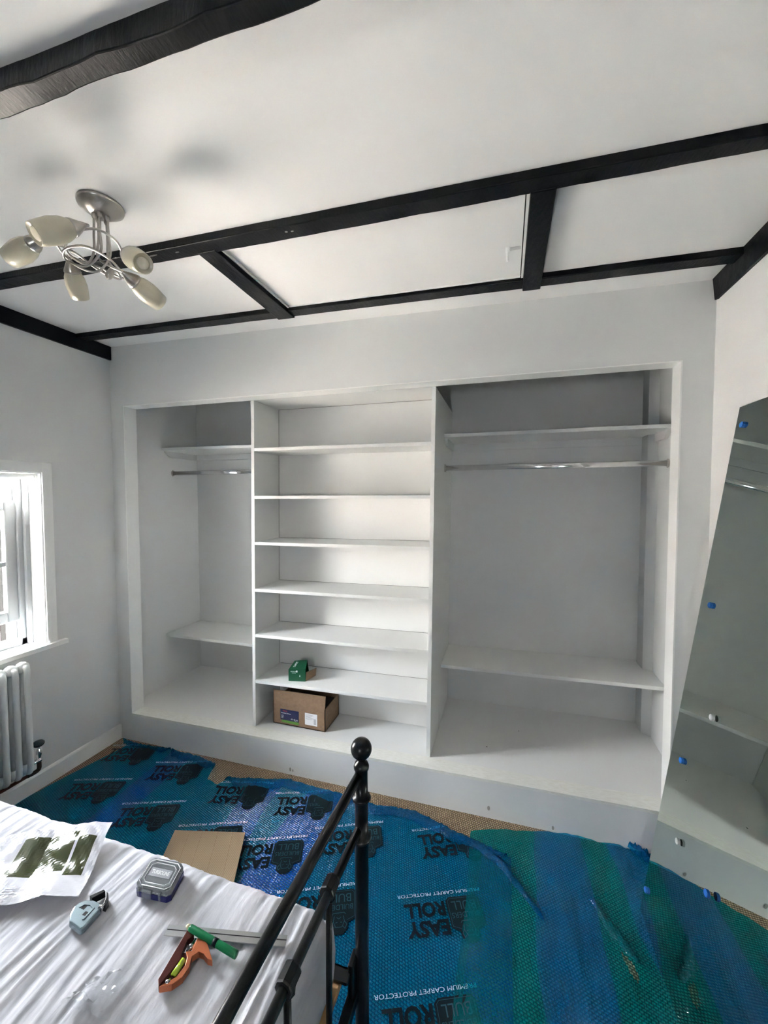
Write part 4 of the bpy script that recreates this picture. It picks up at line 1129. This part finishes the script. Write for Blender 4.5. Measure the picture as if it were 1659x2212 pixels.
# printing
M_SLOGAN = simple('pale blue slogan ink', (0.40, 0.52, 0.58), 0.5)
M_BADGEINK = simple('grey-blue badge line print', (0.012, 0.055, 0.075), 0.5, spec=0.2)
BLK = [((2.197, -0.345), 22.2), ((2.208, -0.640), 22.4), ((2.180, -0.046), 23.0), ((1.765, -0.155), 22.6), ((1.473, -0.315), 20.8), ((1.490, -0.045), 18.0), ((1.155, -0.085), 14.0), ((0.715, -0.040), 16.0),
       ((0.410, -0.260), 17.6), ((0.807, -0.304), 19.5), ((0.335, 0.005), 15.5), ((1.174, -0.326), 20.4), ((1.761, -0.449), 23.0), ((2.21, -0.935), 22.4), ((1.76, -0.745), 22.5), ((0.40, -0.56), 18.0), ((0.80, -0.60), 19.0)]
def trim_right(bm_, lim=2.312):
    kill = [f_ for f_ in bm_.faces if max(v_.co.x for v_ in f_.verts) > lim or min(v_.co.x for v_ in f_.verts) < 0.02]
    bmesh.ops.delete(bm_, geom=kill, context='FACES')
    bmesh.ops.delete(bm_, geom=[v_ for v_ in bm_.verts if not v_.link_faces], context='VERTS')
for (p0, ang) in BLK:
    bmK, bmW, bmB, bmG = bmesh.new(), bmesh.new(), bmesh.new(), bmesh.new()
    a = math.radians(ang); e1 = Vector((-math.cos(a), -math.sin(a))); e2 = Vector((math.sin(a), -math.cos(a)))
    def mk(dz, p0=p0, e1=e1, e2=e2):
        def f(u, v_):
            x = p0[0] + e1.x * u + e2.x * v_; y = p0[1] + e1.y * u + e2.y * v_
            far = interp(FAR, x)
            y = min(y, far - 0.003)
            return (x, y, film_h(x, y, far) + dz)
        return f
    f = mk(0.0022); f2 = mk(0.0030)
    put_text(bmW, 'PREMIUM CARPET PROTECTOR', f, 0.0, 0.0, 0.305, 0.0115, 0.0)
    put_text(bmK, 'ROLL', f, 0.140, 0.033, 0.145, 0.050, 0.035)
    put_text(bmK, 'EASY', f, 0.138, 0.093, 0.145, 0.050, 0.035)
    # badge: flat base, cut corners, bull's head rising from its top edge
    Bd = [(0.012, 0.036), (0.022, 0.024), (0.122, 0.024), (0.134, 0.036), (0.132, 0.125), (0.106, 0.137), (0.104, 0.158), (0.088, 0.174), (0.060, 0.174), (0.044, 0.158), (0.042, 0.137), (0.012, 0.125)]
    put_poly(bmB, Bd, f)
    put_text(bmG, 'BULL', f2, 0.030, 0.040, 0.086, 0.030, 0.0)
    put_text(bmG, 'BUILDERS', f2, 0.024, 0.078, 0.098, 0.018, 0.0)
    def stroke(pts, wd=0.0022):
        for (a0, b0), (a1, b1) in zip(pts, pts[1:]):
            dx, dy = a1 - a0, b1 - b0; l_ = math.hypot(dx, dy); nx, ny = -dy / l_ * wd / 2, dx / l_ * wd / 2
            V = [bmG.verts.new(f2(*q)) for q in ((a0 + nx, b0 + ny), (a1 + nx, b1 + ny), (a1 - nx, b1 - ny), (a0 - nx, b0 - ny))]; bmG.faces.new(V)
    stroke([(0.018, 0.038), (0.026, 0.030), (0.119, 0.030), (0.127, 0.038), (0.126, 0.120)], 0.0014)
    stroke([(0.127, 0.120), (0.100, 0.130)], 0.0014); stroke([(0.018, 0.038), (0.018, 0.120), (0.046, 0.131)], 0.0014)
    # simple bull face
    stroke([(0.050, 0.112), (0.054, 0.106), (0.092, 0.106), (0.097, 0.112)]); stroke([(0.058, 0.116), (0.054, 0.134), (0.062, 0.152), (0.084, 0.152), (0.092, 0.134), (0.089, 0.116)])
    stroke([(0.054, 0.134), (0.046, 0.144), (0.052, 0.158), (0.058, 0.150)]); stroke([(0.092, 0.134), (0.100, 0.144), (0.095, 0.158), (0.088, 0.150)])
    stroke([(0.066, 0.120), (0.073, 0.126), (0.081, 0.120)]); stroke([(0.062, 0.138), (0.068, 0.136)]); stroke([(0.078, 0.136), (0.085, 0.138)])
    for bm_ in (bmK, bmW, bmB, bmG): trim_right(bm_)
    for bm_, nm_, mt_ in ((bmW, 'slogan', M_SLOGAN), (bmK, 'lettering', M_BLACKINK)):
        if len(bm_.faces) > 3: rpart(nm_, bm_, mt_, root)
    if len(bmB.faces) > 3:
        bd_ = rpart('badge', bmB, M_BLACKINK, root)
        if len(bmG.faces) > 3: rpart('emblem', bmG, M_BADGEINK, bd_)

# unprinted clear blue film on the right, overlapping, with two tears and long creases
root = empty('plastic_film', (2.6, -0.5, fz(2.6)), 'plain teal blue plastic film, creased and torn, on the floor by the mirror', 'floor covering')
FAR2 = [(2.10, -0.135), (2.16, -0.098), (2.26, -0.060), (2.367, -0.037), (2.50, -0.010), (2.608, -0.006), (2.72, -0.008), (2.826, -0.018), (3.0, -0.02)]
HOLES = [[(2.643, -0.432), (2.668, -0.452), (2.676, -0.490), (2.672, -0.508), (2.655, -0.490), (2.645, -0.455)],
         [(2.600, -0.420), (2.601, -0.419), (2.602, -0.420)]]
def inside(p, poly):
    x, y = p; c = False; n = len(poly)
    for i in range(n):
        x1, y1 = poly[i]; x2, y2 = poly[(i + 1) % n]
        if (y1 > y) != (y2 > y) and x < (x2 - x1) * (y - y1) / (y2 - y1) + x1: c = not c
    return c
def film2_h(x, y):
    # creases fan out from the wardrobe edge towards the viewer
    s = x - 0.10 * (y + 0.1)
    h = 0.0068 + 0.0022 * noise.noise(Vector((x * 6, y * 4, 1)))
    h += 0.0042 * max(0.0, 1 - abs(noise.noise(Vector((s * 7, y * 1.6, 4)))) * 3.2) + 0.0012 * max(0, 1 - abs(noise.noise(Vector((s * 22, y * 3.4 + x * 8, 6)))) * 3)
    k = max(0.0, min(1.0, (x - 2.45) / 0.3))
    h += k * (0.013 * abs(noise.noise(Vector((x * 9, y * 7, 2)))) + 0.005 * abs(noise.noise(Vector((x * 30, y * 26, 9)))))
    if x < 2.2: h *= 0.75 + 0.25 * (x - 2.1) / 0.1
    return fz(x) + h
bm = bmesh.new(); NU, NV = 210, 230; g = []
for i in range(NU + 1):
    row = []
    for j in range(NV + 1):
        u = i / NU; v_ = (j / NV) ** 1.35
        y_a = -0.08 * (1 - v_) - 2.6 * v_
        xl = 2.155 + 0.012 * noise.noise(Vector((y_a * 4, 0, 0)))
        x = xl + (W - 0.016 - xl) * u
        far = interp(FAR2, x) + 0.006 * noise.noise(Vector((x * 25, 0, 3))); y = far * (1 - v_) - 2.6 * v_
        row.append(bm.verts.new((x, y, film2_h(x, y))))
    g.append(row)
for i in range(NU):
    for j in range(NV):
        q = (g[i][j], g[i][j + 1], g[i + 1][j + 1], g[i + 1][j])
        cx_ = sum(v_.co.x for v_ in q) / 4; cy_ = sum(v_.co.y for v_ in q) / 4
        if any(inside((cx_, cy_), H) for H in HOLES): continue
        bm.faces.new(q)
part('film_sheet', bm, M_FILM2, root, True)
# gathered ridge where the two sheets meet at the wardrobe edge
def ridge(pts, wdt, hh, seed, mat, nm):
    C_ = spline(pts, 14); bm = bmesh.new(); g = []
    for i, p in enumerate(C_):
        t = (C_[min(i + 1, len(C_) - 1)] - C_[max(i - 1, 0)]); t.z = 0; t.normalize(); sd = Vector((-t.y, t.x, 0)); row = []
        e = math.sin(math.pi * min(1, max(0, i / (len(C_) - 1)))) ** 0.4
        for j in range(9):
            s = (j / 8 - 0.5) * 2; w_ = wdt * (0.6 + 0.5 * noise.noise(Vector((i * 0.22, seed, 0)))) * (0.25 + 0.75 * e)
            q = p + sd * s * w_
            z = film2_h(q.x, q.y) + 0.001 + e * hh * (1 - s * s) * (0.55 + 0.9 * abs(noise.noise(Vector((i * 0.35, j * 0.5, seed))))) + 0.004 * abs(noise.noise(Vector((i * 0.8, j * 0.9, seed + 5)))) * e
            row.append(bm.verts.new((q.x, q.y, z)))
        g.append(row)
    for i in range(len(g) - 1):
        for j in range(8): bm.faces.new((g[i][j], g[i][j + 1], g[i + 1][j + 1], g[i + 1][j]))
    return part(nm, bm, mat, root, True)
ridge([(2.01, -0.115, 0), (2.08, -0.150, 0), (2.17, -0.165, 0), (2.26, -0.215, 0), (2.33, -0.29, 0), (2.42, -0.40, 0)], 0.026, 0.016, 1, M_FLAP, 'gathered_fold')
ridge([(2.59, -0.27, 0), (2.625, -0.35, 0), (2.66, -0.41, 0), (2.69, -0.45, 0)], 0.026, 0.012, 3, M_FILM2, 'gathered_fold')
ridge([(2.775, 0.0, 0), (2.815, -0.035, 0), (2.845, -0.07, 0)], 0.022, 0.040, 8, M_FLAP, 'gathered_fold')

# cardboard offcut lying on the film behind the bed
root = empty('cardboard_sheet', (1.08, -0.49, fz(1.08) + 0.01), 'flat ribbed cardboard offcut lying on the blue sheet behind the bed', 'cardboard')
bm = bmesh.new(); CP = [(0.904, -0.470), (1.213, -0.396), (1.325, -0.620), (1.01, -0.690)]
CPz = [0.014, 0.017, 0.019, 0.016]
lo = [(p[0], p[1], fz(p[0]) + z) for p, z in zip(CP, CPz)]
hexa(bm, lo + [(a_[0], a_[1], a_[2] + 0.004) for a_ in lo])
part('panel', bm, M_CARDSHEET, root)
bm = bmesh.new()
for t_ in (0.22, 0.40, 0.62, 0.83):
    a_ = Vector(lo[0]).lerp(Vector(lo[1]), t_) + Vector((0, 0, 0.0042)); c_ = Vector(lo[3]).lerp(Vector(lo[2]), t_ + 0.02) + Vector((0, 0, 0.0042)); d_ = Vector((0.0012, 0, 0))
    V = [bm.verts.new(p) for p in (a_ - d_, a_ + d_, c_ + d_, c_ - d_)]; bm.faces.new(V)
rpart('score_line', bm, M_CARD, root)
